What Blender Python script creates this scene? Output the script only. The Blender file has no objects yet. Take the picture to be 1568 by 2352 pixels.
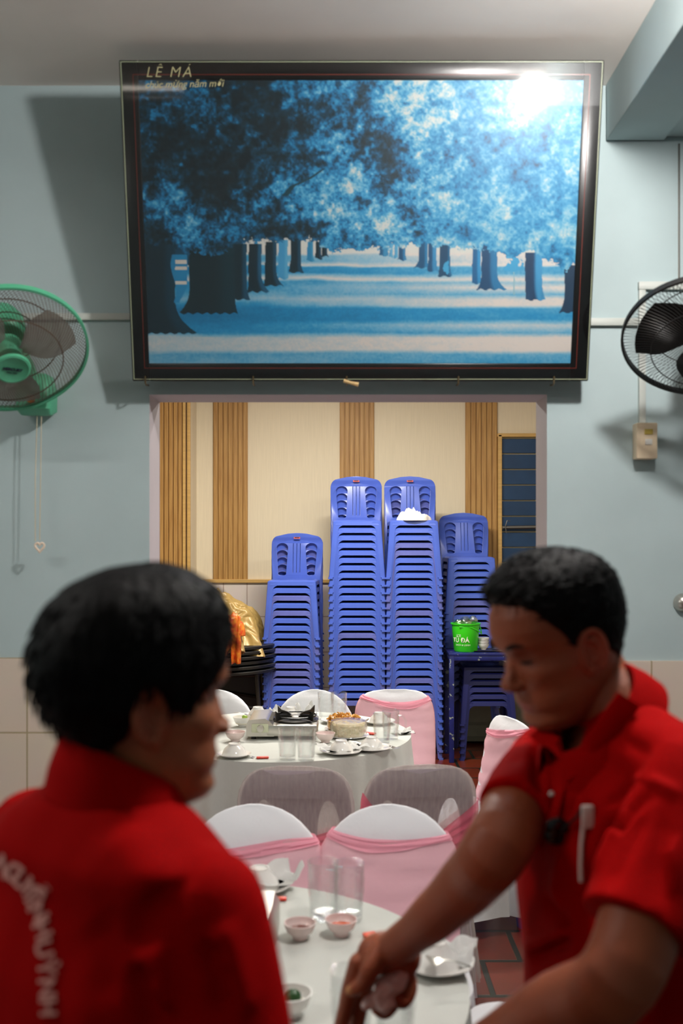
import bpy, bmesh, math, random
import numpy as np
from mathutils import Vector, Matrix, noise, Euler
from mathutils.bvhtree import BVHTree
random.seed(7)
C = bpy.context.scene.collection
SC = bpy.context.scene
PI = math.pi

# ------------------------------------------------------------------ camera
CAMH = 1.65
FPX = 2287.0          # focal length in photo pixels (35 mm on 24 mm width)
HOR = 1240.0          # horizon row
cam_d = bpy.data.cameras.new('camera')
cam = bpy.data.objects.new('camera', cam_d); C.objects.link(cam)
cam.location = (0, 0, CAMH); cam.rotation_euler = (PI/2, 0, 0)
cam_d.sensor_fit = 'HORIZONTAL'; cam_d.sensor_width = 24.0; cam_d.lens = 35.0
cam_d.shift_y = (HOR-1176.0)/1568.0
cam_d.clip_start = 0.05
cam_d.dof.use_dof = True; cam_d.dof.focus_distance = 6.0; cam_d.dof.aperture_fstop = 3.2
SC.camera = cam
# ------------------------------------------------------------------ world, exposure
w = bpy.data.worlds.new('world'); SC.world = w; w.use_nodes = True
w.node_tree.nodes['Background'].inputs[0].default_value = (0.6, 0.7, 1.0, 1)
w.node_tree.nodes['Background'].inputs[1].default_value = 0.05
SC.view_settings.view_transform = 'Standard'; SC.view_settings.look = 'None'
SC.view_settings.gamma = 1.0; SC.view_settings.exposure = 0.43
try: SC.view_settings.use_curve_mapping = False
except Exception: pass
LAMP = Vector((0.757, 1.82, 2.985))
LAMP_STRENGTH = 470.0
def area(name, loc, size, size_y, power, col, rot=(0, 0, 0)):
    l = bpy.data.lights.new(name, 'AREA'); l.shape = 'RECTANGLE'; l.size = size; l.size_y = size_y
    l.energy = power; l.color = col
    o = bpy.data.objects.new(name, l); C.objects.link(o); o.location = loc; o.rotation_euler = rot
    o.visible_camera = True
    return o
TUBES = [  # (x, y, z, power, colour) light given by each ceiling tube
    (-0.1, 6.2, 3.20, 84.0, (1.0, 0.95, 0.88)),
    (1.2, 4.6, 3.20, 34.0, (1.0, 0.95, 0.88)),
    (-1.6, -0.9, 3.05, 4.0, (1.0, 0.86, 0.72)),  # dim warm fill added behind the camera to lift the faces
    (-1.9, 1.35, 2.95, 15.0, (1.0, 0.95, 0.90)),  # added out-of-view fill that brightens the left wall and the picture's shadow
]
for (x, y, z, p, c) in TUBES:
    area('tube_light', (x, y, z-0.075), 1.15, 0.05, p, c)

# ------------------------------------------------------------------ helpers
def P(px, py, D):
    return Vector(((px-784.0)/FPX*D, D, CAMH-(py-HOR)/FPX*D))
def PT(px, py, z=0.752):
    D = (CAMH-z)*FPX/(py-HOR)
    return Vector(((px-784.0)/FPX*D, D, z))
def lin(c):
    return tuple((x/255/12.92 if x/255 <= 0.04045 else ((x/255+0.055)/1.055)**2.4) for x in c)+(1.0,)
def tag(o, label=None, cat=None, group=None, kind=None):
    if label: o['label'] = label
    if cat: o['category'] = cat
    if group: o['group'] = group
    if kind: o['kind'] = kind
    return o
def build(name, bm, mat, parent=None, smooth=True, loc=None, sharp=None):
    bmesh.ops.recalc_face_normals(bm, faces=bm.faces)
    me = bpy.data.meshes.new(name); bm.to_mesh(me); bm.free()
    return build_me(name, me, mat, parent, smooth, loc)
def build_me(name, me, mat, parent=None, smooth=True, loc=None):
    if mat is not None:
        if isinstance(mat, (list, tuple)):
            for m in mat: me.materials.append(m)
        else: me.materials.append(mat)
    if smooth:
        me.polygons.foreach_set('use_smooth', [True]*len(me.polygons))
        try:
            if len(me.polygons) < 20000: me.set_sharp_from_angle(angle=math.radians(38))
        except Exception: pass
    o = bpy.data.objects.new(name, me); C.objects.link(o)
    if parent: o.parent = parent
    if loc is not None: o.location = loc
    return o
def thing(name, label, cat, loc=(0, 0, 0), rz=0, group=None, rot=None):
    o = bpy.data.objects.new(name, None); C.objects.link(o)
    o.empty_display_size = 0.05
    o.location = loc; o.rotation_euler = rot if rot else (0, 0, rz)
    return tag(o, label, cat, group)
def struct(name, bm, mat, smooth=False):
    return tag(build(name, bm, mat, None, smooth), kind='structure')
def copy_tree(o, parent=None, loc=None, rz=None, label=None, group=None):
    c = o.copy(); C.objects.link(c)
    c.parent = parent
    if loc is not None: c.location = loc
    if rz is not None: c.rotation_euler = (0, 0, rz)
    if label: c['label'] = label
    if group: c['group'] = group
    for ch in list(o.children): copy_tree(ch, c)
    return c

def box(bm, c, s, rz=0, bev=0.0, M=None):
    m = Matrix.Translation(c) @ Matrix.Rotation(rz, 4, 'Z') @ Matrix.Diagonal((s[0], s[1], s[2], 1))
    if M is not None: m = M @ m
    r = bmesh.ops.create_cube(bm, size=1, matrix=m)
    if bev > 0:
        es = list({e for v in r['verts'] for e in v.link_edges})
        bmesh.ops.bevel(bm, geom=es, offset=bev, segments=2, affect='EDGES', profile=0.5)
def ring(bm, pts): return [bm.verts.new(p) for p in pts]
def bridge(bm, a, b, closed=True):
    n = len(a)
    for i in range(n if closed else n-1):
        j = (i+1) % n
        try: bm.faces.new((a[i], a[j], b[j], b[i]))
        except Exception: pass
def loft(bm, rings_, cap0=True, cap1=True, closed=True):
    rs = [ring(bm, r) for r in rings_]
    for a, b in zip(rs, rs[1:]): bridge(bm, a, b, closed)
    if cap0 and closed: bm.faces.new(rs[0][::-1])
    if cap1 and closed: bm.faces.new(rs[-1])
    return rs
def lathe(bm, prof, seg=32, c=(0, 0, 0), M=None, rfun=None):
    """prof: list of (r, z); r=0 ends are closed"""
    c = Vector(c); rs = []
    for (r, z) in prof:
        if r < 1e-6:
            p = c+Vector((0, 0, z)); p = M @ p if M is not None else p
            rs.append([bm.verts.new(p)])
        else:
            L = []
            for i in range(seg):
                a = 2*PI*i/seg
                rr = r*(rfun(a, z) if rfun else 1)
                p = c+Vector((rr*math.cos(a), rr*math.sin(a), z))
                if M is not None: p = M @ p
                L.append(bm.verts.new(p))
            rs.append(L)
    for a, b in zip(rs, rs[1:]):
        if len(a) == 1 and len(b) == 1: continue
        if len(a) == 1:
            for i in range(seg): bm.faces.new((a[0], b[i], b[(i+1) % seg]))
        elif len(b) == 1:
            for i in range(seg): bm.faces.new((a[i], a[(i+1) % seg], b[0]))
        else: bridge(bm, a, b)
def frame_at(t):
    t = t.normalized(); up = Vector((0, 0, 1)) if abs(t.z) < 0.95 else Vector((1, 0, 0))
    u = t.cross(up).normalized(); v = t.cross(u).normalized()
    return u, v
def tube(bm, pts, rad, seg=8, closed=False, caps=True):
    pts = [Vector(p) for p in pts]; n = len(pts); rs = []
    prev = None
    for i, p in enumerate(pts):
        if closed: t = pts[(i+1) % n]-pts[i-1]
        else: t = pts[min(i+1, n-1)]-pts[max(i-1, 0)]
        if t.length < 1e-9: t = Vector((0, 0, 1))
        t.normalize()
        if prev is None: u, v = frame_at(t)
        else:
            u = prev-t*prev.dot(t)
            if u.length < 1e-6: u, v = frame_at(t)
            else: u.normalize()
            v = t.cross(u)
        prev = u
        r = rad[i] if isinstance(rad, (list, tuple)) else rad
        rs.append([bm.verts.new(p+u*r*math.cos(2*PI*k/seg)+v*r*math.sin(2*PI*k/seg)) for k in range(seg)])
    for a, b in zip(rs, rs[1:]): bridge(bm, a, b)
    if closed: bridge(bm, rs[-1], rs[0])
    elif caps:
        bm.faces.new(rs[0][::-1]); bm.faces.new(rs[-1])
def ball(bm, c, r, seg=16, ry=None, rz=None, M=None):
    """ellipsoid"""
    ry = r if ry is None else ry; rz = r if rz is None else rz
    m = Matrix.Translation(c) @ (M if M is not None else Matrix.Identity(4)) @ Matrix.Diagonal((r, ry, rz, 1))
    bmesh.ops.create_uvsphere(bm, u_segments=seg, v_segments=max(6, seg//2), radius=1, matrix=m)
def limb(bm, pts, rad, seg=20, flat=None, sub=5, cut=False):
    """tapered chain with rounded ends, Catmull-Rom through pts; flat=(axis, k) squeezes along axis"""
    pts = [Vector(p) for p in pts]; n = len(pts)
    Q = []; R = []
    for i in range(n-1):
        p0 = pts[max(i-1, 0)]; p1 = pts[i]; p2 = pts[i+1]; p3 = pts[min(i+2, n-1)]
        for k in range(sub):
            t = k/sub
            Q.append(0.5*((2*p1)+(p2-p0)*t+(2*p0-5*p1+4*p2-p3)*t*t+(3*p1-p0-3*p2+p3)*t**3))
            s = t*t*(3-2*t); R.append(rad[i]*(1-s)+rad[i+1]*s)
    Q.append(pts[-1]); R.append(rad[-1])
    t0 = (Q[0]-Q[1]).normalized(); t1 = (Q[-1]-Q[-2]).normalized()
    A = [(Q[0]+t0*R[0]*math.sin(a), R[0]*max(math.cos(a), 0.02)) for a in (1.5, 1.2, 0.8, 0.4)]
    B = [(Q[-1]+t1*R[-1]*math.sin(a), R[-1]*max(math.cos(a), 0.02)) for a in (0.4, 0.8, 1.2, 1.5)]
    if cut: B = []
    allp = A+list(zip(Q, R))+B
    s0 = len(bm.verts); bm.verts.ensure_lookup_table()
    old = set(bm.verts)
    tube(bm, [a for a, _ in allp], [r for _, r in allp], seg)
    if flat:
        ax, k = Vector(flat[0]).normalized(), flat[1]
        for v in bm.verts:
            if v in old: continue
            q = min(Q, key=lambda c: (c-v.co).length_squared)
            d = (v.co-q).dot(ax); v.co -= ax*d*(1-k)
def rrect(hx, hy, r, n=5, z=0.0, c=(0, 0)):
    out = []
    for (sx, sy, a0) in ((1, 1, 0), (-1, 1, 90), (-1, -1, 180), (1, -1, 270)):
        for k in range(n+1):
            a = math.radians(a0+90*k/n)
            out.append(Vector((c[0]+sx*(hx-r)+r*math.cos(a), c[1]+sy*(hy-r)+r*math.sin(a), z)))
    return out
def sell(a, b, n, e=2.0):
    out = []
    for i in range(n):
        t = 2*PI*i/n; c, s = math.cos(t), math.sin(t)
        out.append((a*math.copysign(abs(c)**(2/e), c), b*math.copysign(abs(s)**(2/e), s)))
    return out
def interp(x, xs, ys):
    return float(np.interp(x, xs, ys))
def fill2d(splines, thick, mapf, bm, bevel=0.0):
    """filled 2D outline with holes -> extruded plate added to bm through mapf(x, y, w)"""
    cu = bpy.data.curves.new('tmp', 'CURVE'); cu.dimensions = '2D'; cu.fill_mode = 'BOTH'
    cu.extrude = thick/2-bevel; cu.bevel_depth = bevel; cu.bevel_resolution = 1
    for pts in splines:
        s = cu.splines.new('POLY'); s.points.add(len(pts)-1); s.use_cyclic_u = True
        for i, p in enumerate(pts): s.points[i].co = (p[0], p[1], 0, 1)
    o = bpy.data.objects.new('tmp', cu); C.objects.link(o)
    bpy.context.view_layer.update()
    me = bpy.data.meshes.new_from_object(o.evaluated_get(bpy.context.evaluated_depsgraph_get()))
    old = set(bm.verts); bm.from_mesh(me)
    for v in bm.verts:
        if v not in old: v.co = mapf(v.co.x, v.co.y, v.co.z)
    bpy.data.objects.remove(o); bpy.data.curves.remove(cu); bpy.data.meshes.remove(me)
def text2(txt, size, mapf, bm, thick=0.001, shear=0.0, align='CENTER', space=1.0, offset=0.0):
    cu = bpy.data.curves.new('tmp', 'FONT'); cu.body = txt; cu.size = size; cu.extrude = thick/2
    cu.align_x = align; cu.shear = shear; cu.space_character = space; cu.offset = offset
    o = bpy.data.objects.new('tmp', cu); C.objects.link(o)
    bpy.context.view_layer.update()
    me = bpy.data.meshes.new_from_object(o.evaluated_get(bpy.context.evaluated_depsgraph_get()))
    old = set(bm.verts); bm.from_mesh(me)
    for v in bm.verts:
        if v not in old: v.co = mapf(v.co.x, v.co.y, v.co.z)
    bpy.data.objects.remove(o); bpy.data.curves.remove(cu); bpy.data.meshes.remove(me)
def remeshed(bm, voxel, smooth_it=3, fac=0.5):
    bmesh.ops.recalc_face_normals(bm, faces=bm.faces)
    me = bpy.data.meshes.new('tmp'); bm.to_mesh(me); bm.free()
    o = bpy.data.objects.new('tmp', me); C.objects.link(o)
    r = o.modifiers.new('r', 'REMESH'); r.mode = 'VOXEL'; r.voxel_size = voxel
    if smooth_it:
        s = o.modifiers.new('s', 'SMOOTH'); s.factor = fac; s.iterations = smooth_it
    bpy.context.view_layer.update()
    out = bpy.data.meshes.new_from_object(o.evaluated_get(bpy.context.evaluated_depsgraph_get()))
    bpy.data.objects.remove(o); bpy.data.meshes.remove(me)
    out.materials.clear()
    return out

# ------------------------------------------------------------------ materials
def nmat(name):
    m = bpy.data.materials.new(name); m.use_nodes = True
    return m, m.node_tree, m.node_tree.nodes['Principled BSDF']
def mat(name, col, rough=0.5, metal=0.0, spec=0.5, coat=0.0, var=0.0, vscale=6.0, bump=0.0, bscale=60.0,
        sheen=0.0, sub=0.0, col2=None, stretch=None, trans=0.0, emit=None, estr=0.0):
    m, nt, b = nmat(name)
    c = lin(col); b.inputs['Base Color'].default_value = c
    b.inputs['Roughness'].default_value = rough; b.inputs['Metallic'].default_value = metal
    b.inputs['Specular IOR Level'].default_value = spec
    b.inputs['Coat Weight'].default_value = coat; b.inputs['Coat Roughness'].default_value = 0.08
    b.inputs['Sheen Weight'].default_value = sheen
    b.inputs['Transmission Weight'].default_value = trans
    if sub: b.inputs['Subsurface Weight'].default_value = sub; b.inputs['Subsurface Radius'].default_value = (.01, .004, .002)
    tc = nt.nodes.new('ShaderNodeTexCoord'); mp = nt.nodes.new('ShaderNodeMapping')
    nt.links.new(tc.outputs['Object'], mp.inputs[0])
    if stretch: mp.inputs['Scale'].default_value = stretch
    if var > 0 or col2:
        n = nt.nodes.new('ShaderNodeTexNoise'); n.inputs['Scale'].default_value = vscale; n.inputs['Detail'].default_value = 5
        nt.links.new(mp.outputs[0], n.inputs['Vector'])
        mr = nt.nodes.new('ShaderNodeMapRange'); mr.inputs[1].default_value = 0.35; mr.inputs[2].default_value = 0.65
        nt.links.new(n.outputs['Fac'], mr.inputs[0])
        mx = nt.nodes.new('ShaderNodeMix'); mx.data_type = 'RGBA'
        nt.links.new(mr.outputs[0], mx.inputs[0])
        mx.inputs[6].default_value = c
        mx.inputs[7].default_value = lin(col2) if col2 else tuple(max(0, x*(1-var)) for x in c[:3])+(1,)
        nt.links.new(mx.outputs[2], b.inputs['Base Color'])
    if bump > 0:
        n2 = nt.nodes.new('ShaderNodeTexNoise'); n2.inputs['Scale'].default_value = bscale; n2.inputs['Detail'].default_value = 4
        nt.links.new(mp.outputs[0], n2.inputs['Vector'])
        bp = nt.nodes.new('ShaderNodeBump'); bp.inputs['Strength'].default_value = bump; bp.inputs['Distance'].default_value = 0.01
        nt.links.new(n2.outputs['Fac'], bp.inputs['Height']); nt.links.new(bp.outputs[0], b.inputs['Normal'])
    if emit:
        b.inputs['Emission Color'].default_value = lin(emit); b.inputs['Emission Strength'].default_value = estr
    return m
def tile_mat(name, col, grout, tw, th, mortar=0.004, var=0.04, rough=0.25, axis='XZ', offset=0.0, bump=0.3, col2=None, x0=0.0, z0=0.0, noisev=0.0):
    m, nt, b = nmat(name)
    tc = nt.nodes.new('ShaderNodeTexCoord'); sp = nt.nodes.new('ShaderNodeSeparateXYZ'); cb = nt.nodes.new('ShaderNodeCombineXYZ')
    nt.links.new(tc.outputs['Object'], sp.inputs[0])
    def off(sock, d):
        a = nt.nodes.new('ShaderNodeMath'); a.operation = 'SUBTRACT'; nt.links.new(sock, a.inputs[0]); a.inputs[1].default_value = d
        return a.outputs[0]
    ia, ib = {'XZ': (0, 2), 'YZ': (1, 2), 'XY': (0, 1)}[axis]
    nt.links.new(off(sp.outputs[ia], x0), cb.inputs[0]); nt.links.new(off(sp.outputs[ib], z0), cb.inputs[1])
    br = nt.nodes.new('ShaderNodeTexBrick'); br.offset = offset; br.squash = 1.0
    br.inputs['Scale'].default_value = 1.0; br.inputs['Brick Width'].default_value = tw; br.inputs['Row Height'].default_value = th
    br.inputs['Mortar Size'].default_value = mortar; br.inputs['Mortar Smooth'].default_value = 0.2
    c = lin(col); br.inputs['Color1'].default_value = c
    br.inputs['Color2'].default_value = lin(col2) if col2 else tuple(x*(1-var) for x in c[:3])+(1,)
    br.inputs['Mortar'].default_value = lin(grout)
    nt.links.new(cb.outputs[0], br.inputs['Vector'])
    outc = br.outputs['Color']
    if noisev:
        n = nt.nodes.new('ShaderNodeTexNoise'); n.inputs['Scale'].default_value = 7; n.inputs['Detail'].default_value = 6
        nt.links.new(tc.outputs['Object'], n.inputs['Vector'])
        mx = nt.nodes.new('ShaderNodeMix'); mx.data_type = 'RGBA'; mx.blend_type = 'MULTIPLY'; mx.inputs[0].default_value = noisev
        nt.links.new(outc, mx.inputs[6]); nt.links.new(n.outputs['Color'], mx.inputs[7]); outc = mx.outputs[2]
    nt.links.new(outc, b.inputs['Base Color']); b.inputs['Roughness'].default_value = rough
    bp = nt.nodes.new('ShaderNodeBump'); bp.inputs['Strength'].default_value = bump; bp.inputs['Distance'].default_value = 0.004; bp.invert = True
    nt.links.new(br.outputs['Fac'], bp.inputs['Height']); nt.links.new(bp.outputs[0], b.inputs['Normal'])
    return m
def sheer(name, col, alpha, tint=0.5, fibre=0.0):
    """thin fabric: diffuse + translucent, mixed with transparent"""
    m = bpy.data.materials.new(name); m.use_nodes = True; nt = m.node_tree; nt.nodes.clear()
    out = nt.nodes.new('ShaderNodeOutputMaterial'); d = nt.nodes.new('ShaderNodeBsdfDiffuse'); t = nt.nodes.new('ShaderNodeBsdfTranslucent')
    tr = nt.nodes.new('ShaderNodeBsdfTransparent'); m1 = nt.nodes.new('ShaderNodeMixShader'); m2 = nt.nodes.new('ShaderNodeMixShader')
    d.inputs[0].default_value = lin(col); t.inputs[0].default_value = lin(col); m1.inputs[0].default_value = tint
    nt.links.new(d.outputs[0], m1.inputs[1]); nt.links.new(t.outputs[0], m1.inputs[2])
    m2.inputs[0].default_value = alpha
    tc = nt.nodes.new('ShaderNodeTexCoord'); mp = nt.nodes.new('ShaderNodeMapping'); mp.inputs['Scale'].default_value = (1, 1, 0.03)
    n = nt.nodes.new('ShaderNodeTexNoise'); n.inputs['Scale'].default_value = 90 if fibre else 40; n.inputs['Detail'].default_value = 2
    nt.links.new(tc.outputs['Object'], mp.inputs[0]); nt.links.new(mp.outputs[0], n.inputs['Vector'])
    if fibre:
        mr = nt.nodes.new('ShaderNodeMapRange'); mr.inputs[1].default_value = 0.3; mr.inputs[2].default_value = 0.7
        mr.inputs[3].default_value = alpha-fibre; mr.inputs[4].default_value = alpha+fibre
        nt.links.new(n.outputs['Fac'], mr.inputs[0]); nt.links.new(mr.outputs[0], m2.inputs[0])
    nt.links.new(tr.outputs[0], m2.inputs[1]); nt.links.new(m1.outputs[0], m2.inputs[2]); nt.links.new(m2.outputs[0], out.inputs[0])
    n3 = nt.nodes.new('ShaderNodeTexNoise'); n3.inputs['Scale'].default_value = 14; n3.inputs['Detail'].default_value = 3
    nt.links.new(tc.outputs['Object'], n3.inputs['Vector'])
    bp = nt.nodes.new('ShaderNodeBump'); bp.inputs['Strength'].default_value = 0.35; bp.inputs['Distance'].default_value = 0.012
    nt.links.new(n3.outputs['Fac'], bp.inputs['Height'])
    nt.links.new(bp.outputs[0], d.inputs['Normal'])
    return m
def pane(name, tint=(255, 255, 255), rough=0.0, base=0.04, edge=0.5, bump=0.0, bscale=30, solid=0.0, milk=0.0, dust=0.0):
    """clear glass/film: transparent with a fresnel gloss"""
    m = bpy.data.materials.new(name); m.use_nodes = True; nt = m.node_tree; nt.nodes.clear()
    out = nt.nodes.new('ShaderNodeOutputMaterial'); g = nt.nodes.new('ShaderNodeBsdfGlossy'); tr = nt.nodes.new('ShaderNodeBsdfTransparent')
    g.inputs['Roughness'].default_value = rough; tr.inputs[0].default_value = lin(tint)
    lw = nt.nodes.new('ShaderNodeLayerWeight'); lw.inputs[0].default_value = 0.3
    mr = nt.nodes.new('ShaderNodeMapRange'); mr.inputs[3].default_value = base; mr.inputs[4].default_value = edge
    nt.links.new(lw.outputs['Facing'], mr.inputs[0])
    mx = nt.nodes.new('ShaderNodeMixShader'); nt.links.new(mr.outputs[0], mx.inputs[0])
    body = tr.outputs[0]
    if solid > 0:
        gl = nt.nodes.new('ShaderNodeBsdfGlass'); gl.inputs['IOR'].default_value = 1.45; gl.inputs['Roughness'].default_value = 0.02
        ms = nt.nodes.new('ShaderNodeMixShader'); ms.inputs[0].default_value = solid
        nt.links.new(tr.outputs[0], ms.inputs[1]); nt.links.new(gl.outputs[0], ms.inputs[2]); body = ms.outputs[0]
    if milk > 0:
        df = nt.nodes.new('ShaderNodeBsdfDiffuse'); df.inputs[0].default_value = (.8, .8, .8, 1)
        mm = nt.nodes.new('ShaderNodeMixShader'); mm.inputs[0].default_value = milk
        nt.links.new(body, mm.inputs[1]); nt.links.new(df.outputs[0], mm.inputs[2]); body = mm.outputs[0]
    if dust > 0:
        gd = nt.nodes.new('ShaderNodeBsdfGlossy'); gd.inputs['Roughness'].default_value = 0.30
        md = nt.nodes.new('ShaderNodeMixShader'); md.inputs[0].default_value = dust
        nt.links.new(body, md.inputs[1]); nt.links.new(gd.outputs[0], md.inputs[2]); body = md.outputs[0]
    nt.links.new(body, mx.inputs[1]); nt.links.new(g.outputs[0], mx.inputs[2]); nt.links.new(mx.outputs[0], out.inputs[0])
    if bump:
        tc = nt.nodes.new('ShaderNodeTexCoord'); n = nt.nodes.new('ShaderNodeTexNoise'); n.inputs['Scale'].default_value = bscale
        nt.links.new(tc.outputs['Object'], n.inputs['Vector'])
        bp = nt.nodes.new('ShaderNodeBump'); bp.inputs['Strength'].default_value = bump; bp.inputs['Distance'].default_value = 0.01
        nt.links.new(n.outputs['Fac'], bp.inputs['Height']); nt.links.new(bp.outputs[0], g.inputs['Normal']); nt.links.new(bp.outputs[0], lw.inputs['Normal'])
    return m
def attr_mat(name, rough=0.5, attr='Col', sub=0.0, bump=0.0, bscale=200, spec=0.5):
    m, nt, b = nmat(name)
    a = nt.nodes.new('ShaderNodeAttribute'); a.attribute_name = attr
    nt.links.new(a.outputs['Color'], b.inputs['Base Color']); b.inputs['Roughness'].default_value = rough
    b.inputs['Specular IOR Level'].default_value = spec
    if sub:
        b.inputs['Subsurface Weight'].default_value = sub; b.inputs['Subsurface Radius'].default_value = (.012, .004, .002)
    if bump:
        tc = nt.nodes.new('ShaderNodeTexCoord'); n = nt.nodes.new('ShaderNodeTexNoise'); n.inputs['Scale'].default_value = bscale
        nt.links.new(tc.outputs['Object'], n.inputs['Vector'])
        bp = nt.nodes.new('ShaderNodeBump'); bp.inputs['Strength'].default_value = bump; bp.inputs['Distance'].default_value = 0.002
        nt.links.new(n.outputs['Fac'], bp.inputs['Height']); nt.links.new(bp.outputs[0], b.inputs['Normal'])
    return m

M_PAINT = mat('blue_wall_paint', (176, 194, 196), 0.75, var=0.10, vscale=2.5, bump=0.05, bscale=25)
M_CEIL = mat('ceiling_paint', (250, 240, 232), 0.8, var=0.06, vscale=3, bump=0.04, bscale=18)
M_REVEAL = mat('reveal_paint', (188, 180, 186), 0.7, var=0.08, vscale=5)
M_WTILE = tile_mat('wainscot_tiles', (222, 206, 190), (176, 160, 130), 0.40, 0.24, 0.003, x0=-1.007, z0=1.272-0.24*6, noisev=0.12)
M_BTILE = tile_mat('back_wall_tiles', (225, 214, 205), (170, 150, 140), 0.20, 0.30, 0.004, z0=-0.2, noisev=0.12)
M_FLOOR = tile_mat('terracotta_floor', (116, 46, 26), (36, 38, 30), 0.30, 0.30, 0.012, rough=0.3, axis='XY', offset=0.5, col2=(88, 32, 20), bump=0.6, noisev=0.55, x0=0.1)
M_CREAM = mat('cream_wallpaper', (226, 213, 184), 0.7, var=0.06, vscale=4, stretch=(30, 30, 1), bump=0.05, bscale=60)
M_PINE = mat('pale_wood_trim', (205, 165, 95), 0.45, var=0.15, vscale=5, stretch=(1, 1, 12))
M_WOOD = mat('honey_wood_slats', (186, 144, 80), 0.5, col2=(162, 118, 58), vscale=5, stretch=(16, 16, 0.7))
M_WHITE = mat('white_plastic', (215, 212, 205), 0.45)
M_TRUNK = mat('trunking_plastic', (190, 196, 190), 0.5, var=0.08)
M_BLK = mat('black_gloss_frame', (10, 10, 11), 0.28, var=0.3, vscale=9)
M_SHUT = mat('dark_blue_shutter', (28, 62, 98), 0.4, var=0.25, vscale=4, metal=0.2)
M_BLUE = mat('blue_plastic', (76, 102, 196), 0.30, spec=0.5, var=0.10, vscale=7)
M_BLUE2 = mat('dusty_blue_plastic', (92, 100, 172), 0.5, spec=0.35, var=0.2, vscale=9)
M_NAVY = mat('navy_plastic', (24, 30, 92), 0.5)
M_COVER = sheer('white_chair_cover', (246, 248, 252), 0.97, 0.25)
M_SHEER = sheer('sheer_chair_cover', (196, 186, 184), 0.62, 0.35, fibre=0.12)
M_PINK = sheer('pink_sash', (255, 204, 214), 0.80, 0.3)
M_PINKF = sheer('pink_sash_fold', (255, 184, 202), 0.9, 0.3)
M_PINKD = sheer('bright_pink_sash', (250, 110, 142), 0.62, 0.35)
M_CLOTH = sheer('white_tablecloth', (212, 214, 208), 0.99, 0.15)
M_CERAM = mat('white_porcelain', (232, 230, 226), 0.12, spec=0.6, coat=0.3)
M_PCER = mat('pale_pink_porcelain', (226, 206, 202), 0.2, spec=0.6)
M_NAP = mat('paper_napkin', (238, 238, 236), 0.9)
M_GLASS = pane('drinking_glass', (253, 254, 254), 0.03, 0.045, 0.5, bump=0.5, bscale=45, solid=0.04, milk=0.0)
M_PANE = pane('picture_glass', (250, 250, 250), 0.035, 0.032, 0.45, dust=0.006)
M_FILM = pane('plastic_film', (250, 250, 250), 0.12, 0.18, 0.7, bump=0.9, bscale=22)
M_STEEL = mat('brushed_steel', (196, 194, 186), 0.3, metal=0.9, var=0.1)
M_STEELD = mat('dull_steel', (120, 118, 112), 0.4, metal=0.8)
M_IRON = mat('black_enamel', (22, 22, 22), 0.35)
M_RED = mat('red_wrapper', (214, 56, 34), 0.4)
M_MINT = mat('mint_plastic', (84, 178, 138), 0.42, var=0.12, vscale=8)
M_BLADE = pane('smoky_blade', (170, 165, 150), 0.25, 0.15, 0.5, milk=0.35)
M_WIRE = mat('rusty_grille_wire', (92, 74, 62), 0.5, metal=0.3)
M_FBLK = mat('black_fan_plastic', (20, 20, 20), 0.5, bump=0.1)
M_BULB = mat('lit_bulb', (255, 255, 255), 0.5, emit=(255, 250, 246), estr=LAMP_STRENGTH)
M_TUBE = mat('lit_tube', (255, 255, 255), 0.5, emit=(255, 245, 230), estr=3.0)

# ------------------------------------------------------------------ room shell
YW, YB = 3.20, 3.38                   # front and back face of the wall with the opening
XL, XR, ZT = -0.617, 0.660, 2.117     # the opening
BY, BZ = 8.45, 3.32                   # back room
FX0, FX1, FY0 = -2.9, 2.6, -2.6
b = bmesh.new(); box(b, ((FX0+FX1)/2+0.2, (FY0+BY)/2, -0.05), (FX1-FX0+1.2, BY-FY0+0.4, 0.1)); struct('floor', b, M_FLOOR)
b = bmesh.new(); box(b, ((FX0+FX1)/2, (FY0+YW)/2, 3.17), (FX1-FX0+0.2, YW-FY0+0.1, 0.12)); struct('ceiling', b, M_CEIL)
b = bmesh.new(); box(b, (0.2, (YB+BY)/2, BZ+0.05), (5.8, BY-YB+0.1, 0.1)); struct('ceiling', b, M_CEIL)
def wallx(bm, x0, x1, z0, z1): box(bm, ((x0+x1)/2, (YW+YB)/2, (z0+z1)/2), (x1-x0, YB-YW, z1-z0))
b = bmesh.new()
wallx(b, FX0, XL, 0, 3.4); wallx(b, XR, FX1+0.5, 0, 3.4); wallx(b, XL, XR, ZT, 3.4)
bmesh.ops.remove_doubles(b, verts=b.verts, dist=1e-5)
wf = struct('wall_front', b, [M_PAINT, M_REVEAL])
for p in wf.data.polygons:
    c = p.center
    if YW+0.02 < c.y < YB-0.02 and XL-0.01 < c.x < XR+0.01 and c.z < ZT+0.01: p.material_index = 1
b = bmesh.new(); box(b, (FX0-0.05, (FY0+YW)/2, 1.6), (0.1, YW-FY0, 3.2)); struct('wall_left', b, M_PAINT)
b = bmesh.new(); box(b, (FX1+0.05, (FY0+YW)/2, 1.6), (0.1, YW-FY0, 3.2)); struct('wall_right', b, M_PAINT)
b = bmesh.new(); box(b, ((FX0+FX1)/2, FY0-0.05, 1.6), (FX1-FX0+0.2, 0.1, 3.2)); struct('wall_rear', b, M_PAINT)
# tiled wainscot each side of the opening
b = bmesh.new(); box(b, ((FX0+XL)/2, YW-0.005, 1.272/2), (XL-FX0, 0.010, 1.272)); struct('trim_1', b, M_WTILE)
b = bmesh.new(); box(b, ((FX1+XR)/2+0.0, YW-0.005, 1.262/2), (FX1-XR, 0.010, 1.262)); struct('trim_2', b, M_WTILE)
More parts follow.
